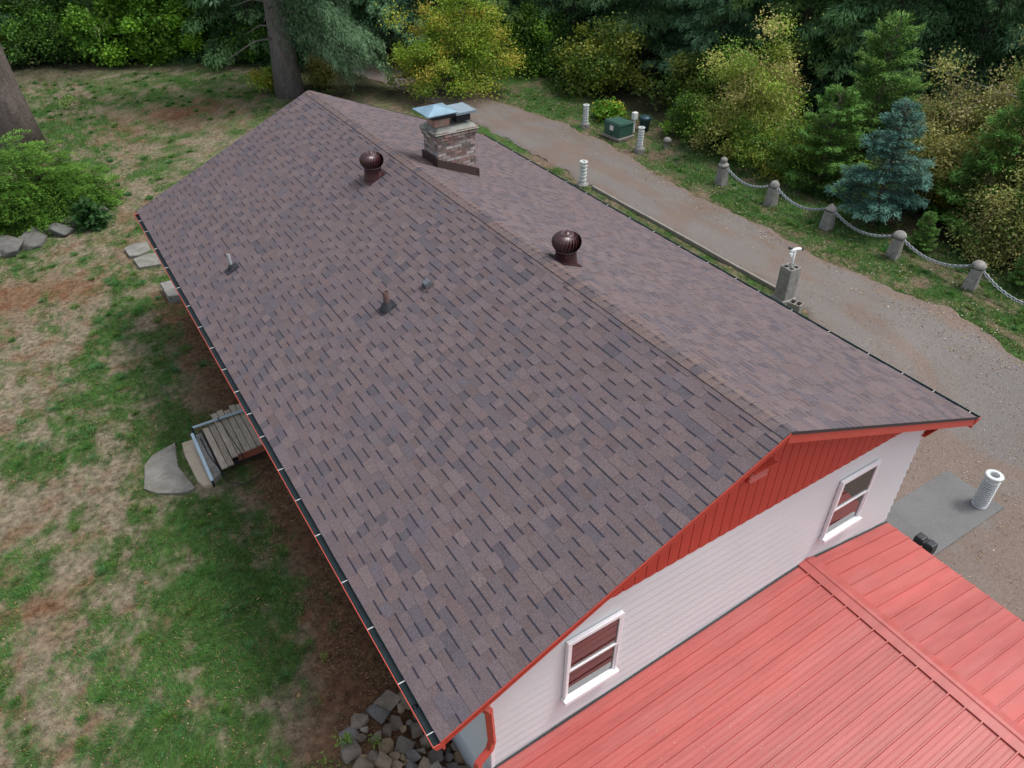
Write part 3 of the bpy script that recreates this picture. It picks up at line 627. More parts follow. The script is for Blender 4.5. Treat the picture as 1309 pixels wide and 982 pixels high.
flag('flagstone', [(1.25, 24.75), (1.3, 24.1), (1.55, 24.0), (1.95, 24.2), (1.98, 24.8), (1.6, 24.95)], -.05, .07, M['slab'], 'pale small slab at the far left corner of the house, farther of two')
flag('flagstone', [(1.36, 23.9), (1.4, 23.2), (2.0, 23.1), (2.3, 23.3), (2.3, 23.95), (1.8, 24.0)], -.05, .05, M['slab'], 'grey slab at the far left corner of the house, nearer of two')
flag('stone_block', [(1.7, 21.6), (1.72, 20.7), (2.0, 20.6), (2.05, 21.6)], -.05, .2, M['conc'], 'pale narrow block half hidden under the far left gutter')
rl = empty('metal_railing', (.85, 14.25, 0), label='pale blue metal railing bent around the plank landing', cat='railing')
mb = MB(); mb.box((.55, 0, .42), (1.12, .055, .03)); mb.box((.55, .03, .4), (1.12, .008, .06)); mb.build('rail', M['rail'], rl)
a, b = Vector((-.06, -.12, .36)), Vector((-.07, -1.62, .2)); d = b - a
mb = MB(); mb.box((a + b) / 2, (.055, d.length, .03), rot=(d.to_track_quat('Y', 'Z').to_matrix())); mb.box((a + b) / 2 + Vector((-.03, 0, -.02)), (.008, d.length, .06), rot=(d.to_track_quat('Y', 'Z').to_matrix())); mb.build('rail', M['rail'], rl)
for p, h in (((-.02, -.02), .44), ((.55, -.0), .44), ((-.07, -1.58), .2)):
    mb = MB(); mb.box((p[0], p[1], h / 2), (.04, .04, h)); mb.build('railing_post', M['black'], rl)
mb = MB(); mb.tube([(1.42, 14.2, .42), (1.44, 13.8, .4), (1.47, 13.3, .385), (1.5, 12.98, .38), (1.53, 12.9, .1)], .01, 6); tag(mb.build('hose', M['black']), 'thin black cord draped straight across the grey planks', 'cord')
mb = MB(); pts = []
for p in [(.92, 14.15, .15), (.93, 13.5, .15), (1.0, 13.0, .16), (1.06, 12.6, .04), (1.3, 12.38, .02), (1.6, 12.42, .02), (1.85, 12.6, .02), (2.05, 12.75, .02), (2.1, 12.55, .02), (2.2, 12.5, .02)]: pts.append(p)
mb.tube(pts, .012, 6); tag(mb.build('hose', M['black']), 'black cord lying over the concrete step and looping on the bare soil', 'cord')

# ---------------------------------------------------------------- stones
def stone_mesh(mb, c, r, col, seed, flat=.6):
    rs = random.Random(seed); bmm = bmesh.new()
    for _ in range(16):
        d = Vector((rs.gauss(0, 1), rs.gauss(0, 1), rs.gauss(0, .8))).normalized(); q = rs.uniform(.8, 1.08)
        m_ = max(abs(d.x), abs(d.y), abs(d.z)); d = d * (1 - .45) + d / m_ * .45      # between a ball and a block
        bmm.verts.new((d.x * q, d.y * q, d.z * q))
    out = bmesh.ops.convex_hull(bmm, input=bmm.verts)
    bmesh.ops.delete(bmm, geom=list({g for g in out['geom_interior'] + out['geom_unused'] if isinstance(g, bmesh.types.BMVert)}), context='VERTS')
    bmesh.ops.dissolve_limit(bmm, angle_limit=R(14), verts=bmm.verts, edges=bmm.edges)
    bmm.verts.ensure_lookup_table(); bmm.verts.index_update()
    rot = Matrix.Rotation(rs.uniform(0, 6), 3, 'Z')
    vs = [rot @ Vector((v.co.x * r[0], v.co.y * r[1], v.co.z * r[2])) + Vector(c) for v in bmm.verts]
    mb.add(vs, [tuple(v.index for v in f.verts) for f in bmm.faces], col); bmm.free()
bank = empty('stone_bank', (1.8, 5.2, -.3), label='bank of loose brown and grey rocks below the near left roof corner', cat='rock pile')
random.seed(11); placed = []
tries = 0
while tries < 6000 and len(placed) < 210:
    tries += 1; x, y = random.uniform(.75, 3.3), random.uniform(3.2, 6.7); r = random.uniform(.09, .19) if len(placed) < 120 else random.uniform(.04, .09)
    if x < .95 + max(0, y - 6.2) * 1.6: continue
    if all(math.hypot(x - a, y - b) > (r + c) * .76 for a, b, c in placed): placed.append((x, y, r))
for i, (x, y, r) in enumerate(placed):
    k = random.uniform(.7, 1.2); c = random.choice([(.25, .19, .13), (.19, .155, .12), (.27, .2, .12), (.16, .15, .14), (.21, .18, .15)])
    mb = MB(); stone_mesh(mb, (0, 0, 0), (r * 1.2, r * random.uniform(.95, 1.2), r * .75), tuple(v * k * 1.3 for v in c), i)
    mb.build('stone', M['rock'], bank, bevel=.012, loc=(x - 1.8, y - 5.2, Hs(x, y) + .3 + random.uniform(-.02, .05)))
rw = empty('rock_border', (-.8, 27, 0), label='low border of long grey boulders under the bright green juniper', cat='rock border')
for i, (x, y, rx, ry, rz) in enumerate([(-2.7, 26.7, .7, .5, .45), (-1.85, 26.85, .62, .5, .42), (-1.05, 27.05, .62, .45, .4), (-.35, 27.2, .5, .42, .38), (.2, 27.6, .4, .35, .3), (.95, 28.2, .3, .5, .25), (-2.1, 26.45, .5, .25, .22), (1.2, 28.8, .3, .4, .3), (-3.3, 26.6, .6, .5, .4)]):
    mb = MB(); k = random.uniform(.85, 1.15); stone_mesh(mb, (0, 0, 0), (rx * 1.12, ry, rz * .75), (.12 * k, .12 * k, .112 * k), 50 + i); mb.build('boulder', M['rock'], rw, bevel=.04, loc=(x + .8, y - 27, .04), rz=.3)

# ---------------------------------------------------------------- insulator posts, chain posts, utility things
def insulator(x, y, h, r, base, lab, ribs, bh_=.2):
    z = Hs(x, y); o = empty('insulator_post', (x, y, z if base else z), label=lab, cat='bollard', group='old white porcelain insulators used as posts')
    if base: MB().lathe([(0, bh_), (r * 1.35, bh_), (r * 1.7, bh_ - .05), (r * 1.75, -.05)], 8, sm=False, off=.4).build('concrete_base', M['conc'], o); b0 = bh_
    else: MB().lathe([(r * 1.05, -.02), (r * 1.08, .06), (r * .9, .09), (r * .8, .1)], 28).build('metal_collar', M['galv'], o); b0 = .08
    prof = [(r * .86, b0)]; hz = h - b0; n_ = ribs; top = h - hz * .17
    for k in range(n_):
        z0 = b0 + .02 + (top - b0 - .02) * k / n_; dz = (top - b0 - .02) / n_
        prof += [(r * .6, z0 + .002), (r * .62, z0 + dz * .5), (r * .98, z0 + dz * .54), (r * 1.02, z0 + dz * .62), (r * 1.02, z0 + dz * .88), (r * .97, z0 + dz * .98)]
    prof += [(r * .9, top + .005), (r * .86, h - hz * .09), (r * .8, h - hz * .075), (r * 1.12, h - hz * .06), (r * 1.14, h - hz * .015), (r * 1.05, h), (r * .62, h), (r * .55, h - .04), (r * .5, h - .12)]
    mb = MB(); mb.lathe(prof, 32, sm=False); mb.build('porcelain_body', M['porcelain'], o)
    mb = MB(); mb.lathe([(0, 0), (r * .52, 0)], 20, (0, 0, h - .1)); mb.build('hollow', M['porcdark'], o)
insulator(15.28, 4.33, .98, .165, False, 'big white ribbed porcelain cylinder on the corner of the concrete pad', 12)
insulator(16.57, 21.1, .9, .135, True, 'white porcelain post on the house side of the driveway at the edging end', 5, .08)
insulator(20.52, 22.55, 1.0, .125, True, 'white porcelain post on a concrete foot nearest the green utility box', 6)
insulator(20.45, 26.1, .96, .125, True, 'farthest white porcelain post beyond the green utility box', 6)
def chain_post(x, y, kind, lab):
    o = empty('chain_post', (x, y, Hs(x, y)), rz=R(8 + 6 * math.sin(y * 3)), label=lab, cat='post', group='concrete posts carrying the chain')
    h = .62
    mb = MB(); mb.hexa([(-.2, -.18, -.1), (.2, -.18, -.1), (.2, .18, -.1), (-.2, .18, -.1)], [(-.145, -.135, h), (.145, -.135, h), (.145, .135, h), (-.145, .135, h)]); mb.build('shaft', M['conc'], o, bevel=.015)
    MB().box((0, 0, h + .015), (.3, .28, .035)).build('chain_collar', M['black'], o)
    mb = MB()
    if kind == 0: mb.lathe([(.19, h + .03), (.2, h + .08), (.16, h + .13), (.1, h + .15), (.11, h + .19), (.125, h + .25), (.1, h + .32), (.04, h + .36), (0, h + .365)], 18)
    elif kind == 1: mb.lathe([(.17, h + .03), (.175, h + .08), (.14, h + .16), (.08, h + .22), (0, h + .24)], 16)
    elif kind == 2: mb.lathe([(.21, h + .03), (.19, h + .07), (0, h + .26)], 4, sm=False, off=math.pi / 4)
    else: mb.lathe([(.19, h + .03), (.21, h + .07), (.19, h + .13), (.12, h + .2), (0, h + .235)], 14)
    mb.build('post_cap', M['conc'], o); o.rotation_euler.x = .03 * math.sin(y * 5); o.rotation_euler.y = .035 * math.cos(y * 7)
posts = [(21.02, 18.45, 0, 'chain post farthest from the viewer, with a ball finial'), (21.13, 16.16, 1, 'second chain post from the far end, small domed cap'), (21.27, 13.87, 2, 'third chain post from the far end, with a pointed pyramid cap'),
         (21.4, 11.43, 3, 'fourth chain post from the far end, beside the blue spruce, mushroom cap'), (21.61, 9.02, 3, 'chain post nearest the viewer at the right edge, mushroom cap'), (21.8, 6.6, 3, None)]
for x, y, k, lab in posts:
    if lab: chain_post(x, y, k, lab)
def chain(a, b, lab, sag=.3):
    a, b = Vector(a), Vector(b); n_ = 30; mb = MB(); pts = []
    for i in range(n_ + 1):
        t = i / n_; p = a.lerp(b, t); p.z -= sag * 4 * t * (1 - t); pts.append(p)
    for i in range(n_):
        c = (pts[i] + pts[i + 1]) / 2; d = (pts[i + 1] - pts[i]); L_ = d.length * .72; rot = d.to_track_quat('X', 'Z').to_matrix()
        tw = Matrix.Rotation(.5 + (math.pi / 2 if i % 2 else 0), 3, 'X'); ring = []; N_ = 8
        for k in range(N_):
            t = 2 * math.pi * k / N_; ring.append(rot @ (tw @ Vector((math.cos(t) * L_, math.sin(t) * .045, 0))) + c)
        mb.tube(ring + [ring[0]], .016, 5, caps=False)
    tag(mb.build('post_chain', M['chain']), lab, 'chain', 'chains hanging between the concrete posts')
names = ['grey chain between the ball topped post and its neighbour', 'grey chain from the small domed post to the pyramid capped post', 'grey chain running past the blue spruce trunk', 'grey chain from the spruce side post to the nearest post', 'grey chain leaving the picture at the right edge']
for i in range(5):
    (x0, y0, _, _), (x1, y1, _, _) = posts[i], posts[i + 1]
    chain((x0, y0 - .15, Hs(x0, y0) + .63), (x1, y1 + .15, Hs(x1, y1) + .63), names[i])
# green utility box
o = empty('utility_box', (20.95, 24.45, 0), rz=R(6), label='dark green utility box with white notice on a concrete pad', cat='utility box')
MB().box((0, 0, .03), (.95, 1.05, .1)).build('concrete_pad', M['kerb'], o, bevel=.01)
mb = MB(); mb.hexa([(-.4, -.45, .08), (.4, -.45, .08), (.4, .45, .08), (-.4, .45, .08)], [(-.4, -.45, .58), (.4, -.45, .58), (.4, .45, .58), (-.4, .45, .58)]); mb.build('cabinet', M['trafo'], o, bevel=.012)
mb = MB(); mb.hexa([(-.43, -.48, .58), (.43, -.48, .58), (.43, .48, .58), (-.43, .48, .58)], [(-.38, -.45, .68), (.42, -.45, .63), (.42, .45, .63), (-.38, .45, .68)]); mb.build('lid', M['trafo'], o, bevel=.012)
MB().box((-.403, .02, .42), (.006, .2, .2)).build('notice', M['label'], o)
MB().box((-.41, 0, .2), (.015, .06, .08)).build('lock', M['black'], o)
o = empty('white_pedestal', (21.75, 24.4, 0), label='small white cable pedestal behind the green utility box', cat='pedestal')
MB().box((0, 0, .35), (.07, .07, .7)).build('stake', M['pvc'], o); MB().box((0, 0, .72), (.22, .18, .3)).build('housing', M['pvc'], o, bevel=.02)
o = empty('dark_bin', (22.35, 24.4, 0), label='dark blue green bin in the leaves behind the white posts', cat='bin')
MB().lathe([(0, .02), (.2, .02), (.24, .5), (.25, .52), (0, .56)], 16).build('drum', M['bin'], o); MB().lathe([(.26, .5), (.26, .54), (.2, .6), (0, .62)], 16).build('lid', M['bin'], o)
o = empty('stump_post', (21.85, 22.4, 0), label='short worn grey concrete stub in the grass by the bushes', cat='post')
MB().lathe([(.14, -.05), (.12, .2), (.17, .22), (.17, .28), (.1, .36), (0, .38)], 12).build('stub', M['conc'], o)
# block pier with white pipe light
o = empty('block_pier', (16.45, 11.45, 0), rz=R(-2), label='tall pier of stacked grey concrete blocks at the driveway edge', cat='pier')
for k in range(5):
    z0 = .1 + k * .195; mb = MB(); W = .39
    if k < 4: mb.box((0, 0, z0 + .0975), (W, W, .19))
    else:
        for a in (-1, 1): mb.box((a * (W / 2 - .02), 0, z0 + .0975), (.04, W, .19)); mb.box((0, a * (W / 2 - .02), z0 + .0975), (W - .08, .04, .19))
        mb.box((0, 0, z0 + .0975), (.05, W - .08, .19)); mb.box((.1, 0, z0 + .0975), (.15, .04, .189)); mb.box((-.1, 0, z0 + .0975), (.15, .04, .189)); mb.box((0, 0, z0 + .03), (W - .09, W - .09, .03))
    mb.build('block', M['conc'], o, bevel=.006)
MB().box((0, 0, .05), (.5, .5, .12)).build('footing', M['conc'], o)
o = empty('hollow_block', (16.2, 10.85, Hs(16.2, 10.85)), rz=R(15), label='pale hollow concrete block standing at the foot of the pier', cat='block')
mb = MB()
for a in (-1, 1): mb.box((a * .12, 0, .16), (.035, .36, .3)); mb.box((0, a * .17, .16), (.21, .035, .3))
mb.box((0, 0, .16), (.21, .035, .3)); mb.build('block_body', M['kerb'], o, bevel=.006)
o = empty('pipe_light', (16.45, 11.45, 1.07), label='white pipe with two small black tipped heads on the block pier', cat='light')
MB().tube([(0, 0, -.15), (0, 0, .52)], .036, 10).build('pipe', M['pvc'], o)
MB().tube([(-.13, .02, .42), (-.1, .02, .5), (0, 0, .53), (.18, -.02, .5)], .046, 10).build('cross_arm', M['pvc'], o)
for x_, z_ in ((.2, .49),): MB().tube([(x_ - .04, -.02, z_), (x_ + .06, -.03, z_ - .01)], [.03, .045], 10).build('lamp_head', M['black'], o)
MB().tube([(-.06, .05, .54), (-.14, .12, .55)], [.025, .04], 10).build('lamp_head', M['black'], o); MB().box((-.15, .0, .4), (.08, .08, .09)).build('sensor_head', M['pvc'], o)
# overhead wire
mb = MB(); pts = [Vector((33, 25.6, 3.1)).lerp(Vector((24, 5.2, 4.3)), t) + Vector((0, 0, -.2 * 4 * t * (1 - t))) for t in np.linspace(0, 1, 16)]
mb.tube(pts, .014, 5); tag(mb.build('overhead_wire', M['galv']), 'thin pale wire strung in front of the dark firs at upper right', 'wire')

# ---------------------------------------------------------------- vegetation meshes
def nrm(a): return a / np.maximum(np.linalg.norm(a, axis=-1, keepdims=True), 1e-6)
def kites(P, D, W, L_, wd, fold=.0):
    """leaf quads: base P, direction D, side W"""
    a = P; c = P + D * L_[:, None]; m = P + D * (L_ * .45)[:, None]; return np.stack([a, m + W * wd[:, None], c, m - W * wd[:, None]], 1)
def conifer(Ht, Rr, zb, nb, nk, seed, pal, kl=.3, kw=.1, droop=.25, rise=.1, sides=None, tipcol=None, power=.85, wob=.25, lift=0):
    r = np.random.default_rng(seed); Pl, Cl = [], []; pal = np.array(pal); branches = []
    u = (np.arange(nb) + r.random(nb)) / nb; zs = zb + (Ht - zb) * u ** 1.05
    for z in zs:
        f = (z - zb) / (Ht - zb); L_ = Rr * (1 - f) ** power * r.uniform(.7, 1.12) + .12; az = r.uniform(0, 2 * math.pi)
        if sides is not None: az = sides[0] + r.uniform(-1, 1) * sides[1]
        bd = np.array([math.cos(az), math.sin(az), 0]); sd_ = np.array([-bd[1], bd[0], 0]); rs = rise + r.uniform(-.12, .12) + .5 * f; dr = droop * r.uniform(.6, 1.4) * (1 - .6 * f)
        n = max(14, int(nk * (L_ / Rr) ** 1.2 + 10)); s = r.random(n) ** .7 * .97 + .03; l2 = L_ * (.34 * (1 - s) + .05) + .1; q = r.random(n) ** .8 * l2; sg = r.choice([-1, 1], n)
        pos = np.zeros((n, 3)); run = s * L_ + q * .45
        pos += bd * run[:, None] + sd_ * (sg * q)[:, None]; pos[:, 2] += z + run * rs - dr * run ** 2 / max(L_, 1) - q ** 2 * .35 + r.normal(0, .035 + lift, n)
        D = bd[None] * .6 + sd_[None] * (sg * r.uniform(.2, 1.0, n))[:, None] + r.normal(0, wob, (n, 3)); D[:, 2] += rs - 2 * dr * s - .15; D = nrm(D)
        up = np.array([0, 0, 1.0]) + r.normal(0, .35, (n, 3)); W = nrm(np.cross(D, up))
        kk = kl * r.uniform(.6, 1.25, n); P4 = kites(pos, D, W, kk, kw * r.uniform(.7, 1.2, n)); Pl.append(P4)
        c = pal[r.integers(0, len(pal), n)] * r.uniform(.8, 1.2, n)[:, None] * r.uniform(.8, 1.2)
        if tipcol is not None: tm = (s > .8)[:, None] & (r.random(n) < .7)[:, None]; c = np.where(tm, np.array(tipcol) * r.uniform(.8, 1.2, n)[:, None], c)
        Cl.append(c); branches.append((z, bd, L_, rs, dr))
    return np.concatenate(Pl), np.concatenate(Cl), branches
def trunk_mb(Ht, r0, branches=(), lean=(0, 0), col=(.13, .1, .085), n=14, bstep=1, top=.08, zs=None, br=.028):
    mb = MB(); pts, rs = [], []
    for i in range(9):
        t = i / 8; pts.append((lean[0] * t, lean[1] * t, Ht * t - (.15 if i == 0 else 0))); rs.append(r0 * (1 - t * (1 - top)) * (1.3 if i == 0 else (1.06 if i == 1 else 1)))
    mb.tube(pts, rs, n, col)
    for z, bd, L_, rr, dr in list(branches)[::bstep]:
        p = [(bd[0] * L_ * s + lean[0] * z / Ht, bd[1] * L_ * s + lean[1] * z / Ht, z + L_ * s * rr - dr * (L_ * s) ** 2 / max(L_, 1)) for s in (0, .45, .85)]; mb.tube(p, [br, br * .6, br * .25], 4, col, caps=False)
    return mb
FIR = [(.035, .085, .035), (.045, .105, .042), (.028, .068, .034), (.06, .12, .052), (.026, .06, .028)]
FIRG = [(.07, .125, .075), (.05, .1, .06), (.085, .145, .09), (.04, .08, .045)]
def tree_proto(name, P, C, tmb, m='needle', loc=(0, 0, 0), label=None, cat='tree', group=None, cname='crown', rz=0):
    o = empty(name, loc, rz, label, cat, group); tmb.build('trunk', M['bark'], o); quads(cname, P, C, M[m], o); return o
def place(src, x, y, rz, sc, label, group, z=0, first=False):
    o = src if first else copy_tree(src); o.location = (x, y, z); o.rotation_euler = (0, 0, rz); o.scale = (sc, sc, sc); tag(o, label, None, group); return o
# big forest firs (four kinds of crown, each copied)
protos = []
for k, (Ht, Rr, nb, dens, pal) in enumerate([(17, 4.6, 170, 760, FIR), (20, 5.0, 180, 760, FIR), (15, 4.3, 150, 760, [(.042, .105, .055), (.058, .13, .07), (.034, .082, .048), (.075, .15, .085)]), (19, 4.8, 170, 760, [(.035, .085, .026), (.048, .105, .03), (.07, .12, .035), (.03, .07, .024)])]):
    P, C, B = conifer(Ht, Rr, .8 + .4 * k, nb, dens, 100 + k, pal, kl=.27, kw=.021, droop=.3, rise=.05, tipcol=[(.075, .15, .065), (.08, .15, .075), (.1, .19, .11), (.09, .15, .045)][k], wob=.35, lift=.05)
    protos.append(tree_proto('fir_tree', P, C, trunk_mb(Ht, .38, B, col=(.1, .078, .065), bstep=3)))
random.seed(21)
spots = []
for x, y in [(-6, 60), (-1, 57), (3.5, 54), (8, 52), (12.5, 47), (16, 44), (19.5, 42), (-9, 66), (-3, 65), (2, 63), (7, 61), (12, 57), (17, 53), (22, 50), (26, 45.5),
             (23, 39.0), (27.3, 36.6), (29.5, 33), (30.0, 28), (31, 24.5), (32.5, 21), (33.5, 17), (34.5, 13.0), (36, 9), (37, 5), (31.5, 40), (35, 36), (36, 31), (37.5, 27), (39, 22.5), (40.5, 18), (42, 13), (43, 8), (37, 44), (43, 38), (45, 31), (47, 24), (49, 17), (50, 10), (31, 50), (27, 57), (20, 61), (54, 28), (58, 20), (52, 38), (46, 46), (60, 12), (66, 26), (6, 70), (14, 68), (24, 68), (36, 58), (62, 36), (70, 18)]:
    spots.append((x + random.uniform(-.6, .6), y + random.uniform(-.6, .6)))
used = set()
for i, (x, y) in enumerate(spots):
    k = i % 4; zone = 'left' if x < 20 and y > 40 else ('back' if y > 33 else 'right')
    lab = {'left': 'tall dark fir in the wood beyond the far end of the lawn', 'back': 'tall dark fir in the wood behind the far bend of the driveway', 'right': 'tall dark fir in the wood behind the bushes along the chain'}[zone]
    place(protos[k], x, y, random.uniform(0, 6.28), random.uniform(.85, 1.15), lab, 'forest firs, ' + zone, first=(k not in used)); protos[k]['category'] = 'tree'; used.add(k)
# two large trunks near the lawn
P, C, B = conifer(19, 4.2, 6.5, 90, 150, 301, FIR, kl=.35, kw=.08, droop=.3)
o = tree_proto('fir_tree', P, C, trunk_mb(19, .66, B, col=(.25, .2, .18), n=22, bstep=4, top=.15), loc=(-.45, 36.2, 0), label='large bare brown fir trunk at the left picture edge behind the juniper')
P1, C1, B1 = conifer(19, 4.4, 5.2, 80, 150, 302, FIRG, kl=.35, kw=.08, droop=.3)
P2, C2, B2 = conifer(7.5, 4.4, 3.1, 28, 1700, 303, FIRG, kl=.2, kw=.017, droop=.62, rise=-.02, sides=(-.75, .55), power=.3, wob=.45, lift=.16)
o = tree_proto('fir_tree', np.concatenate([P1, P2]), np.concatenate([C1, C2]), trunk_mb(19, .56, B1 + B2, col=(.23, .2, .195), n=22, bstep=3, top=.2), loc=(11.2, 37.6, 0), label='large fir with bare grey brown trunk and drooping grey green boughs behind the far gable')
db = MB()
for az, z, L_ in ((2.6, 3.0, 1.6), (2.2, 4.0, 2.4), (3.6, 2.6, 3.2), (-.9, 3.6, 1.8), (4.1, 3.9, 1.8)):
    db.tube([(0, 0, z), (math.cos(az) * L_ * .5, math.sin(az) * L_ * .5, z + .1), (math.cos(az) * L_, math.sin(az) * L_, z - .3)], [.05, .03, .012], 5, (.3, .27, .24))
db.build('dead_branch', M['bark'], o)
# young conifers
P, C, B = conifer(3.9, 1.42, .65, 84, 480, 401, [(.026, .072, .064), (.038, .095, .087), (.023, .06, .056), (.055, .125, .112)], kl=.12, kw=.013, droop=.2, rise=.16, tipcol=(.075, .165, .15), power=.75, wob=.3)
tree_proto('blue_spruce', P, C, trunk_mb(3.9, .085, B, col=(.12, .1, .085), bstep=1), loc=(22.9, 13.3, 0), label='young blue green spruce beside the chain and posts')
YG = [(.04, .1, .018), (.056, .12, .026), (.034, .078, .015), (.075, .14, .033)]
P, C, B = conifer(3.5, 1.25, .1, 80, 420, 402, YG, kl=.14, kw=.014, droop=.12, rise=.2, power=.6, wob=.35, tipcol=(.09, .2, .05))
c1 = tree_proto('young_fir', P, C, trunk_mb(3.5, .06, B, col=(.12, .1, .07), bstep=2), loc=(23.6, 16.2, 0), label='small fresh green fir left of the blue spruce')
P, C, B = conifer(5.4, 1.9, .1, 110, 480, 403, YG, kl=.16, kw=.017, droop=.12, rise=.2, power=.6, wob=.35, tipcol=(.11, .2, .055))
c2 = tree_proto('young_fir', P, C, trunk_mb(5.4, .09, B, col=(.12, .1, .07), bstep=2), loc=(26.0, 16.3, 0), label='tall yellow green young fir standing behind the blue spruce')
place(c1, 25.6, 10.9, 1.2, 1.35, 'green young fir poking out of the brownish bush at the right edge', None)
P, C, B = conifer(4.6, 1.7, .1, 80, 400, 404, [(.045, .1, .085), (.06, .13, .11), (.04, .08, .07)], kl=.16, kw=.018, droop=.12, rise=.2, power=.6, wob=.3)
tree_proto('young_spruce', P, C, trunk_mb(4.6, .08, B, bstep=2), loc=(27.6, 9.4, 0), label='blue green young spruce at the right picture edge behind the bushes')
place(c1, 22.6, 11.3, 2.2, .33, 'knee high green fir seedling at the foot of the blue spruce', None)
place(c1, 22.9, 8.2, 3.2, .36, 'low dark green seedling fir beside the nearest chain post', None)

def bush(w, d, h, n, seed, pal, ls=.075, clumps=70, z0=.15, stems=14, shell=.45, spread=.32, top=None, flatten=.5):
    r = np.random.default_rng(seed); pal = np.array(pal); v = nrm(r.normal(size=(clumps, 3))); v[:, 2] = np.abs(v[:, 2]) * 1.0; rad = r.random(clumps) ** shell
    lump = 1 + .25 * np.sin(v[:, 0] * 4 + seed) * np.cos(v[:, 1] * 5 + seed)
    cc = v * rad[:, None] * lump[:, None] * np.array([w / 2, d / 2, h]); cc[:, 2] = z0 + cc[:, 2] * .92 + .05
    ci = r.integers(0, clumps, n); tone = r.uniform(.72, 1.25, clumps); pi = r.integers(0, len(pal), clumps)
    if top is not None:
        hh = cc[:, 2] / h; pi = np.where(r.random(clumps) < hh, r.choice(top, clumps), pi)
    sz = spread * r.uniform(.6, 1.3, clumps); p = cc[ci] + r.normal(size=(n, 3)) * (sz[ci][:, None] * np.array([1, 1, .75])); p[:, 2] = np.abs(p[:, 2] - .03) + .03
    D = nrm(r.normal(size=(n, 3)) + nrm(cc[ci]) * .6 - np.array([0, 0, .2])); up = np.array([0, 0, 1.]) * .8 + r.normal(0, .6, (n, 3)) + nrm(cc[ci]) * .4; W = nrm(np.cross(D, up))
    L_ = ls * r.uniform(.7, 1.4, n); P = kites(p, D, W, L_, L_ * r.uniform(.28, .42, n))
    base = pal[pi[ci]]; alt = pal[r.integers(0, len(pal), n)]; mix = (r.random(n) < .3)[:, None]; C = np.where(mix, alt, base) * (tone[ci] * r.uniform(.8, 1.2, n))[:, None]
    mb = MB()
    for k in range(stems):
        e = cc[r.integers(0, clumps)]; m_ = e * .5 + np.array([0, 0, .15 * h]) * .6; mb.tube([(e[0] * .06, e[1] * .06, 0), tuple(m_), tuple(e)], [.03, .018, .006], 5, (.16, .13, .11), caps=False)
    return P, C, mb
def mkbush(name, x, y, w, d, h, n, seed, pal, label, rz=0, **kw):
    P, C, mb = bush(w, d, h, n, seed, pal, **kw); o = empty(name, (x, y, 0), rz, label, 'shrub' if 'tree' not in name else 'tree')
    mb.build('stems', M['bark'], o); quads('foliage', P, C, M['leaf'], o); return o
YEL = [(.2, .26, .035), (.15, .22, .03), (.27, .27, .04), (.11, .17, .025), (.32, .25, .05), (.17, .25, .03)]
GRN = [(.05, .11, .015), (.07, .15, .02), (.1, .18, .02), (.04, .085, .015)]
YGR = [(.14, .23, .03), (.2, .25, .045), (.1, .18, .025), (.27, .26, .08), (.34, .28, .13)]
OCH = [(.2, .21, .07), (.24, .22, .08), (.13, .18, .05), (.26, .23, .09), (.22, .18, .11), (.1, .16, .04)]
mkbush('small_tree', 18.2, 33.6, 6.2, 5.6, 4.5, 36000, 1, YEL, 'rounded yellow green small tree behind the chimney where the driveway bends', clumps=130, ls=.095, spread=.28, stems=30, z0=.5)
mkbush('leafy_shrub', 24.6, 20.6, 4.6, 4.4, 4.7, 34000, 2, YGR, 'tall pale yellow leafy shrub behind the first chain post', clumps=110, ls=.085, spread=.28, stems=30, top=[3, 4, 1])
mkbush('leafy_shrub', 23.7, 18.3, 2.8, 4.2, 1.9, 15000, 3, [(.1, .18, .025), (.15, .2, .03), (.06, .12, .02), (.2, .2, .04)], 'low bright green bush right behind the two farthest chain posts', clumps=70, ls=.075, spread=.22)
mkbush('leafy_shrub', 23.6, 22.6, 2.2, 2.6, 1.7, 9000, 4, GRN, 'low dark green bush beside the short grey stub', clumps=50, ls=.08, spread=.2)
mkbush('leafy_shrub', 26.2, 13.4, 2.4, 3.0, 2.6, 9000, 5, [(.3, .2, .03), (.2, .19, .03), (.1, .14, .02)], 'orange and yellow leaved shrub between the young fir and the blue spruce', clumps=50, ls=.08, spread=.25)
mkbush('leafy_shrub', 27.4, 12.4, 5.2, 6.2, 5.0, 52000, 6, OCH, 'broad ochre and olive bush filling the right edge behind the spruce', clumps=110, ls=.085, spread=.33, stems=40, top=[1, 3, 4])
mkbush('leafy_shrub', 25.1, 9.2, 4.4, 4.6, 3.2, 36000, 7, OCH, 'tangled brownish green bush beside the two nearest chain posts', clumps=120, ls=.075, spread=.28, stems=40)
mkbush('leafy_shrub', 27.2, 6.4, 4.6, 4.6, 3.6, 30000, 8, [(.28, .2, .04), (.2, .17, .05), (.13, .12, .04)], 'golden brown bush at the right picture border', clumps=90, ls=.08, spread=.3, stems=30)
mkbush('leafy_shrub', 24.6, 30.2, 4.6, 4.2, 2.9, 15000, 9, [(.12, .15, .02), (.06, .1, .015), (.16, .16, .03), (.045, .08, .015)], 'low yellow green bush behind the farthest white post', clumps=70, ls=.13, spread=.3, flatten=.3)
mkbush('leafy_shrub', 23.6, 35.0, 3.4, 4.4, 3.4, 11000, 10, GRN, 'mid green bush at the far bend right of the yellow tree', clumps=60, ls=.12, spread=.3)
mkbush('leafy_shrub', 26.4, 25.4, 3.6, 3.4, 2.6, 11000, 11, [(.07, .12, .018), (.12, .13, .025), (.045, .08, .015)], 'dark leafy bush behind the green utility box', clumps=60, ls=.12, spread=.28)
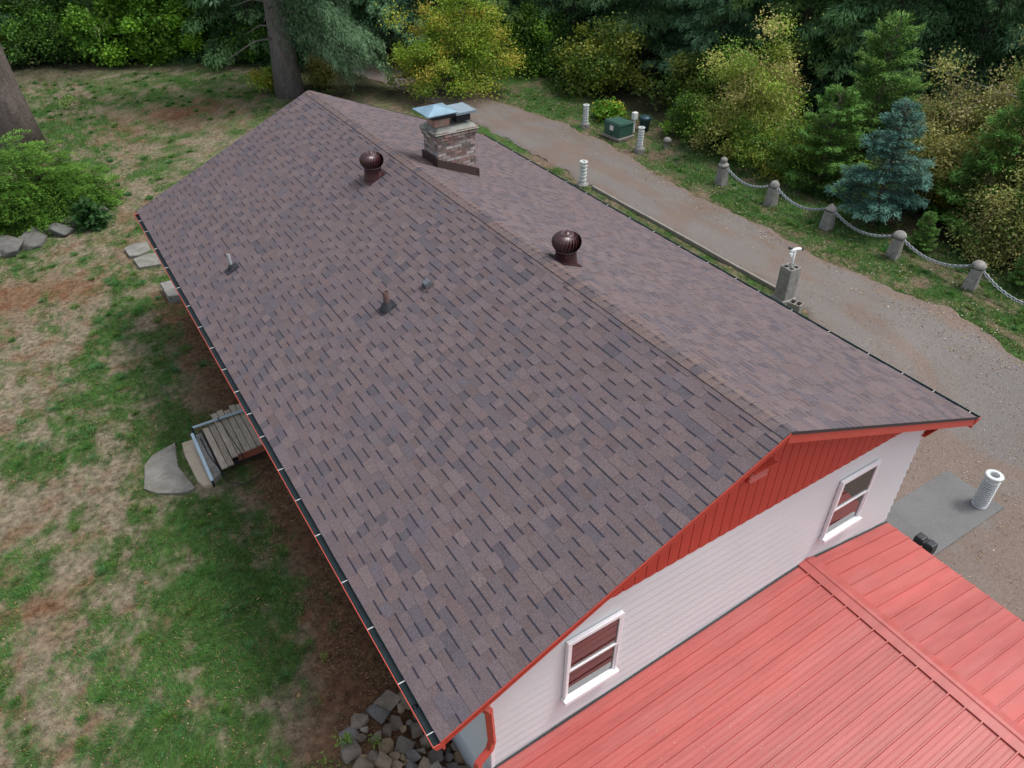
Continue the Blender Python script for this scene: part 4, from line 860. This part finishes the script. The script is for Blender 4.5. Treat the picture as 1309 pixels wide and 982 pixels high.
mkbush('leafy_shrub', 7.6, 48.2, 7.0, 4.6, 5.2, 52000, 12, [(.1, .2, .018), (.13, .24, .025), (.065, .13, .015), (.09, .19, .03)], 'bright green maple like bush at the far edge of the lawn', clumps=120, ls=.17, spread=.34, stems=20)
mkbush('leafy_shrub', 2.6, 51.0, 4.6, 4.0, 4.2, 26000, 13, [(.055, .12, .02), (.08, .16, .03), (.04, .085, .018)], 'dark green bush left of the bright maple like bush', clumps=60, ls=.14, spread=.36)
mkbush('leafy_shrub', -.8, 53.5, 3.6, 4.0, 4.0, 9000, 14, [(.2, .15, .03), (.1, .11, .025), (.05, .08, .02)], 'yellowing bush in the top left corner of the wood', clumps=50, ls=.18, spread=.4)
mkbush('leafy_shrub', 12.3, 44.5, 3.6, 3.2, 2.0, 8000, 15, GRN, 'low green bush left of the large trunk behind the gable', clumps=40, ls=.16, spread=.3)
mkbush('leafy_shrub', 10.4, 38.4, 1.5, 1.3, .9, 3000, 16, YEL, 'small yellow green plant at the foot of the large trunk', clumps=18, ls=.1, spread=.15)
mkbush('leafy_shrub', 13.0, 38.0, 1.3, 1.6, 1.3, 3000, 17, [(.16, .15, .04), (.2, .13, .05), (.1, .12, .03)], 'small orange tinged bush right of the large trunk', clumps=18, ls=.1, spread=.2)
mkbush('leafy_shrub', 24.3, 14.6, 1.6, 2.2, 1.5, 5000, 18, [(.1, .17, .02), (.15, .19, .03)], 'small bright bush between the small fir and the spruce', clumps=30, ls=.07, spread=.2)
mkbush('flowering_plant', 22.1, 26.4, 1.0, 1.9, .38, 3500, 19, [(.09, .2, .02), (.13, .24, .03), (.1, .2, .02), (.35, .28, .05)], 'low bright plant with yellow leaves behind the green utility box', clumps=22, ls=.12, spread=.13, stems=4)
mkbush('fern_clump', .75, 27.2, .6, .6, .5, 1600, 20, [(.025, .07, .02), (.035, .085, .03)], 'dark green fern clump at the end of the boulder border', clumps=16, ls=.16, spread=.14, stems=3)
for i, (x, y, s, lab) in enumerate([(.95, 6.15, 1.0, 'bright weed growing at the left edge of the rock bank'), (1.35, 5.95, .7, 'small yellow green weed between the rocks'), (.55, 5.95, 1.1, 'leafy weed at the bottom edge of the lawn'), (1.2, 7.65, .5, 'tiny weed in the bare soil under the gutter'), (1.9, 41, 2.6, 'small green sapling on the far lawn')]):
    P, C, mb = bush(.3 * s, .3 * s, .18 * s, 90, 60 + i, [(.1, .18, .03), (.15, .2, .05)], ls=.04 * s, clumps=9, spread=.045 * s, stems=4, z0=.03)
    for j, v_ in enumerate(mb.v): mb.v[j] = tuple(v_)
    mb2 = MB(); mb2.tube([(0, 0, -.02), (.02, 0, .15 * s)], [.006, .003], 5, (.1, .14, .04)); o = empty('weed', (x, y, Hs(x, y)), 0, lab, 'plant'); mb2.build('stem', M['bark'], o); quads('leaves', P, C, M['leaf'], o)
# juniper: sprays bent over a broad mound
def juniper(w, d, h, ns, nk, seed, pal):
    r = np.random.default_rng(seed); Pl, Cl = [], []; pal = np.array(pal)
    for i in range(ns):
        v = nrm(r.normal(size=3)); v[2] = abs(v[2]); q = r.random() ** .3; lump = 1 + .18 * math.sin(v[0] * 7) * math.cos(v[1] * 6 + 1)
        c = v * q * lump * np.array([w / 2, d / 2, h]) * .88; az = math.atan2(v[1], v[0]) + r.normal(0, .5); bd = np.array([math.cos(az), math.sin(az), .25 * r.normal() + .1]); sd_ = np.array([-math.sin(az), math.cos(az), 0])
        L_ = r.uniform(.5, 1.05); s = r.random(nk); q2 = r.random(nk) * (1 - s * .8) * .3 * L_ / .5; sg = r.choice([-1, 1], nk)
        p = c + bd * (s * L_)[:, None] + sd_ * (sg * q2)[:, None]; p[:, 2] += .1 - .5 * (s * L_) ** 2 - q2 ** 2 * .8 + r.normal(0, .02, nk); p[:, 2] = np.maximum(p[:, 2], .05)
        D = nrm(bd + sd_ * (sg * .7)[:, None] + r.normal(0, .25, (nk, 3)) + np.array([0, 0, .1])); W = nrm(np.cross(D, np.array([0, 0, 1.]) + r.normal(0, .4, (nk, 3))))
        Pl.append(kites(p, D, W, .13 * r.uniform(.6, 1.3, nk), .011 * r.uniform(.7, 1.3, nk))); k = r.uniform(.75, 1.25); Cl.append(pal[r.integers(0, len(pal), nk)] * k * (.8 + .5 * s)[:, None])
    return np.concatenate(Pl), np.concatenate(Cl)
P, C = juniper(5.2, 3.6, 2.7, 620, 170, 77, [(.045, .105, .016), (.06, .135, .022), (.032, .078, .012), (.08, .16, .028)])
mb = MB()
for k in range(12):
    az = k * .52; mb.tube([(0, 0, 0), (math.cos(az) * 1.0, math.sin(az) * .7, 1.2), (math.cos(az) * 1.9, math.sin(az) * 1.3, 1.6)], [.07, .04, .01], 6, (.15, .1, .08), caps=False)
o = empty('juniper_bush', (-1.35, 29.35, 0), 0, 'large bright green feathery juniper above the boulders at left', 'shrub'); mb.build('stems', M['bark'], o); quads('foliage', P, C, M['needle'], o)
P, C = juniper(1.5, 1.3, 1.35, 60, 170, 78, [(.045, .105, .016), (.06, .135, .022), (.035, .08, .015)])
o = empty('juniper_bush', (.85, 29.2, 0), 0, 'smaller juniper lobe at the right side of the large one', 'shrub'); MB().tube([(0, 0, 0), (0, 0, .8)], [.05, .02], 6, (.15, .1, .08)).build('stems', M['bark'], o); quads('foliage', P, C, M['needle'], o)
# forest understory
r = np.random.default_rng(9); n = 60000
x = np.concatenate([r.uniform(-14, 17, n // 2), r.uniform(24.5, 60, n // 2)]); y = np.concatenate([r.uniform(49, 75, n // 2), r.uniform(2, 58, n // 2)])
hgt = fbm(x * .8, y * .8, 3) * 1.4; z = r.random(n) * hgt; D = nrm(r.normal(size=(n, 3)) + [0, 0, .3]); W = nrm(np.cross(D, r.normal(size=(n, 3)))); L_ = r.uniform(.12, .3, n)
P = kites(np.stack([x, y, z], 1), D, W, L_, L_ * .3); C = np.array([(.025, .055, .015), (.04, .07, .02), (.06, .07, .03)])[r.integers(0, 3, n)] * r.uniform(.7, 1.3, n)[:, None]
tag(quads('forest_undergrowth', P, C, M['leaf']), 'dark leafy undergrowth on the forest floor below the firs', 'undergrowth', kind='stuff')

# ---------------------------------------------------------------- grass blades and litter
def blades(name, boxes, seed, label, lmin=.035, lmax=.085):
    r = np.random.default_rng(seed); Ps, Cs = [], []
    for x0, x1, y0, y1, dens, wid in boxes:
        n = int((x1 - x0) * (y1 - y0) * dens); x = r.uniform(x0, x1, n); y = r.uniform(y0, y1, n); m = green_mask(x, y)
        cl = fbm(x * 9, y * 9, 2); keep = r.random(n) < np.clip(m * 1.25 + .10, 0, 1) * np.clip(.25 + 1.5 * (cl - .2), .1, 1)
        if x0 > 14.5: xl_, xr_ = drive_edges(y); keep &= (x > xr_ + .0) | (x < xl_ - .12)
        keep &= ~((x > -.25) & (x < 1.1) & (y > 12.95) & (y < 14.3) & (r.random(n) < .93)); keep &= ~((x > 1.0) & (x < 2.5) & (y > 12.7) & (y < 14.7)) ; keep &= ~((x > 1.25) & (x < 2.3) & (y > 23.1) & (y < 24.9))
        keep &= ~((x > 1.1) & (y < 6.2) & (x < 3))
        x, y, m = x[keep], y[keep], m[keep]; n = len(x)
        L_ = r.uniform(lmin, lmax, n) * (.6 + .7 * m) * (.5 + 1.1 * fbm(x * 4, y * 4, 2)); az = fbm(x * .7, y * .7, 2) * 9 + r.normal(0, .9, n); tilt = r.uniform(.3, 1.2, n)
        D = np.stack([np.cos(az) * np.sin(tilt), np.sin(az) * np.sin(tilt), np.cos(tilt)], 1); W = nrm(np.stack([-np.sin(az), np.cos(az), r.normal(0, .3, n)], 1)) * (wid * r.uniform(.7, 1.3, n))[:, None]
        b = np.stack([x, y, H(x, y) + (fbm(x * 1.1, y * 1.1, 3) - .5) * .1 - .035], 1); P = np.stack([b - W, b + W, b + D * L_[:, None]], 1)
        h = fbm(x * 1.3 + 30, y * 1.3, 3)[:, None]; g1 = np.array([.05, .15, .025]); g2 = np.array([.09, .18, .035]); g3 = np.array([.06, .15, .06]); dry = np.array([.26, .21, .13])
        c = g1 * (1 - h) + g2 * h; c = np.where((r.random(n) < .25)[:, None], g3, c); c = np.where((r.random(n) < (.55 - .5 * m))[:, None], dry, c) * r.uniform(.55, 1.5, n)[:, None] * (.65 + .7 * cl[keep])[:, None]
        Ps.append(P); Cs.append(c)
    # tussocks: denser fountains of longer blades
    for x0, x1, y0, y1, dens, wid in boxes:
        nt_ = int((x1 - x0) * (y1 - y0) * min(dens, 1000) / 420) + 1; cx, cy = r.uniform(x0, x1, nt_), r.uniform(y0, y1, nt_); ok = green_mask(cx, cy) > r.uniform(.1, .6, nt_)
        if x0 > 14.5: ok &= cx > 20.3
        else: ok &= ~((cx > -.5) & (cx < 2.5) & (cy > 12.5) & (cy < 14.8)) & ~((cx > 1.0) & (cy < 6.6))
        cx, cy = cx[ok], cy[ok]; kk = 90; n = len(cx) * kk; i_ = np.repeat(np.arange(len(cx)), kk); rad = r.uniform(.04, .13, len(cx))[i_]
        a_ = r.uniform(0, 6.28, n); q = r.random(n) ** .6; x = cx[i_] + np.cos(a_) * rad * q; y = cy[i_] + np.sin(a_) * rad * q; tilt = .2 + .9 * q + r.normal(0, .15, n)
        D = np.stack([np.cos(a_) * np.sin(tilt), np.sin(a_) * np.sin(tilt), np.cos(tilt)], 1); W = nrm(np.stack([-np.sin(a_), np.cos(a_), r.normal(0, .3, n)], 1)) * (wid * .9); L_ = r.uniform(.08, .17, n)
        b = np.stack([x, y, H(x, y) - .03 + (fbm(x * 1.1, y * 1.1, 3) - .5) * .1], 1); Ps.append(np.stack([b - W, b + W, b + D * L_[:, None]], 1))
        base = np.array([(.05, .16, .03), (.07, .18, .06), (.08, .17, .03), (.1, .17, .04)])[r.integers(0, 4, len(cx))][i_]; Cs.append(base * r.uniform(.6, 1.4, n)[:, None])
    tag(quads(name, np.concatenate(Ps), np.concatenate(Cs), M['grass']), label, 'grass', kind='stuff')
blades('lawn_grass', [(-4.6, 2.3, 5, 16, 2300, .0042), (-4.6, 2.3, 16, 27, 900, .006), (-4.5, 14, 27, 50, 240, .013)], 1, 'patchy green and straw coloured lawn grass left of the house')
blades('verge_grass', [(19.3, 23.6, 6, 20, 1100, .008), (19.3, 23.6, 20, 32, 600, .01), (15.0, 16.8, 10, 23, 900, .008)], 2, 'green verge grass along the driveway and under the chain', .05, .1)
def litter(name, boxes, seed, label, pal, zf=None):
    r = np.random.default_rng(seed); Ps, Cs = [], []; pal = np.array(pal)
    for x0, x1, y0, y1, dens, sz in boxes:
        n = int((x1 - x0) * (y1 - y0) * dens); x = r.uniform(x0, x1, n); y = r.uniform(y0, y1, n); kp = fbm(x * 2, y * 2, 3) > r.uniform(.3, .7, n); x, y = x[kp], y[kp]; n = len(x)
        az = r.uniform(0, 6.28, n); D = np.stack([np.cos(az), np.sin(az), r.normal(0, .15, n)], 1); W = np.stack([-np.sin(az), np.cos(az), r.normal(0, .25, n)], 1); L_ = sz * r.uniform(.5, 1.5, n)
        z = zf(x, y) if zf else H(x, y) + (fbm(x * 1.1, y * 1.1, 3) - .5) * .1 - .03 + .02
        Ps.append(kites(np.stack([x, y, z + .006], 1), D, W, L_, L_ * r.uniform(.1, .35, n))); Cs.append(pal[r.integers(0, len(pal), n)] * r.uniform(.7, 1.3, n)[:, None])
    tag(quads(name, np.concatenate(Ps), np.concatenate(Cs), M['litter']), label, 'litter', kind='stuff')
LP = [(.2, .1, .05), (.28, .17, .08), (.12, .07, .04), (.32, .24, .14), (.07, .05, .035)]
litter('needle_litter', [(-4.6, 2.4, 5, 16, 420, .026), (-4.6, 2.4, 16, 27, 160, .035), (.9, 2.4, 5.5, 21, 1200, .025), (-4, 14, 27, 46, 32, .06), (-4.6, 2.4, 5, 27, 3, .07)], 5, 'brown needles and twigs scattered over the lawn', LP)
litter('leaf_litter', [(12, 20.6, 2, 12, 200, .03), (18.5, 23.4, 6, 32, 110, .045), (15, 20, 12, 34, 30, .04)], 6, 'fallen leaves and duff scattered over the gravel driveway', LP + [(.35, .28, .08), (.45, .42, .36)], zf=lambda x, y: H(x, y) + .04)
litter('roof_litter', [(3.2, 7.0, 1.2, 3.6, 60, .014), (2.6, 8.2, .5, 4.2, 14, .012)], 8, 'tan fir needles sprinkled on the low red metal roof', [(.5, .38, .22), (.55, .4, .2), (.6, .5, .4)], zf=lambda x, y: PZ - (PX - x) * sL + .004)
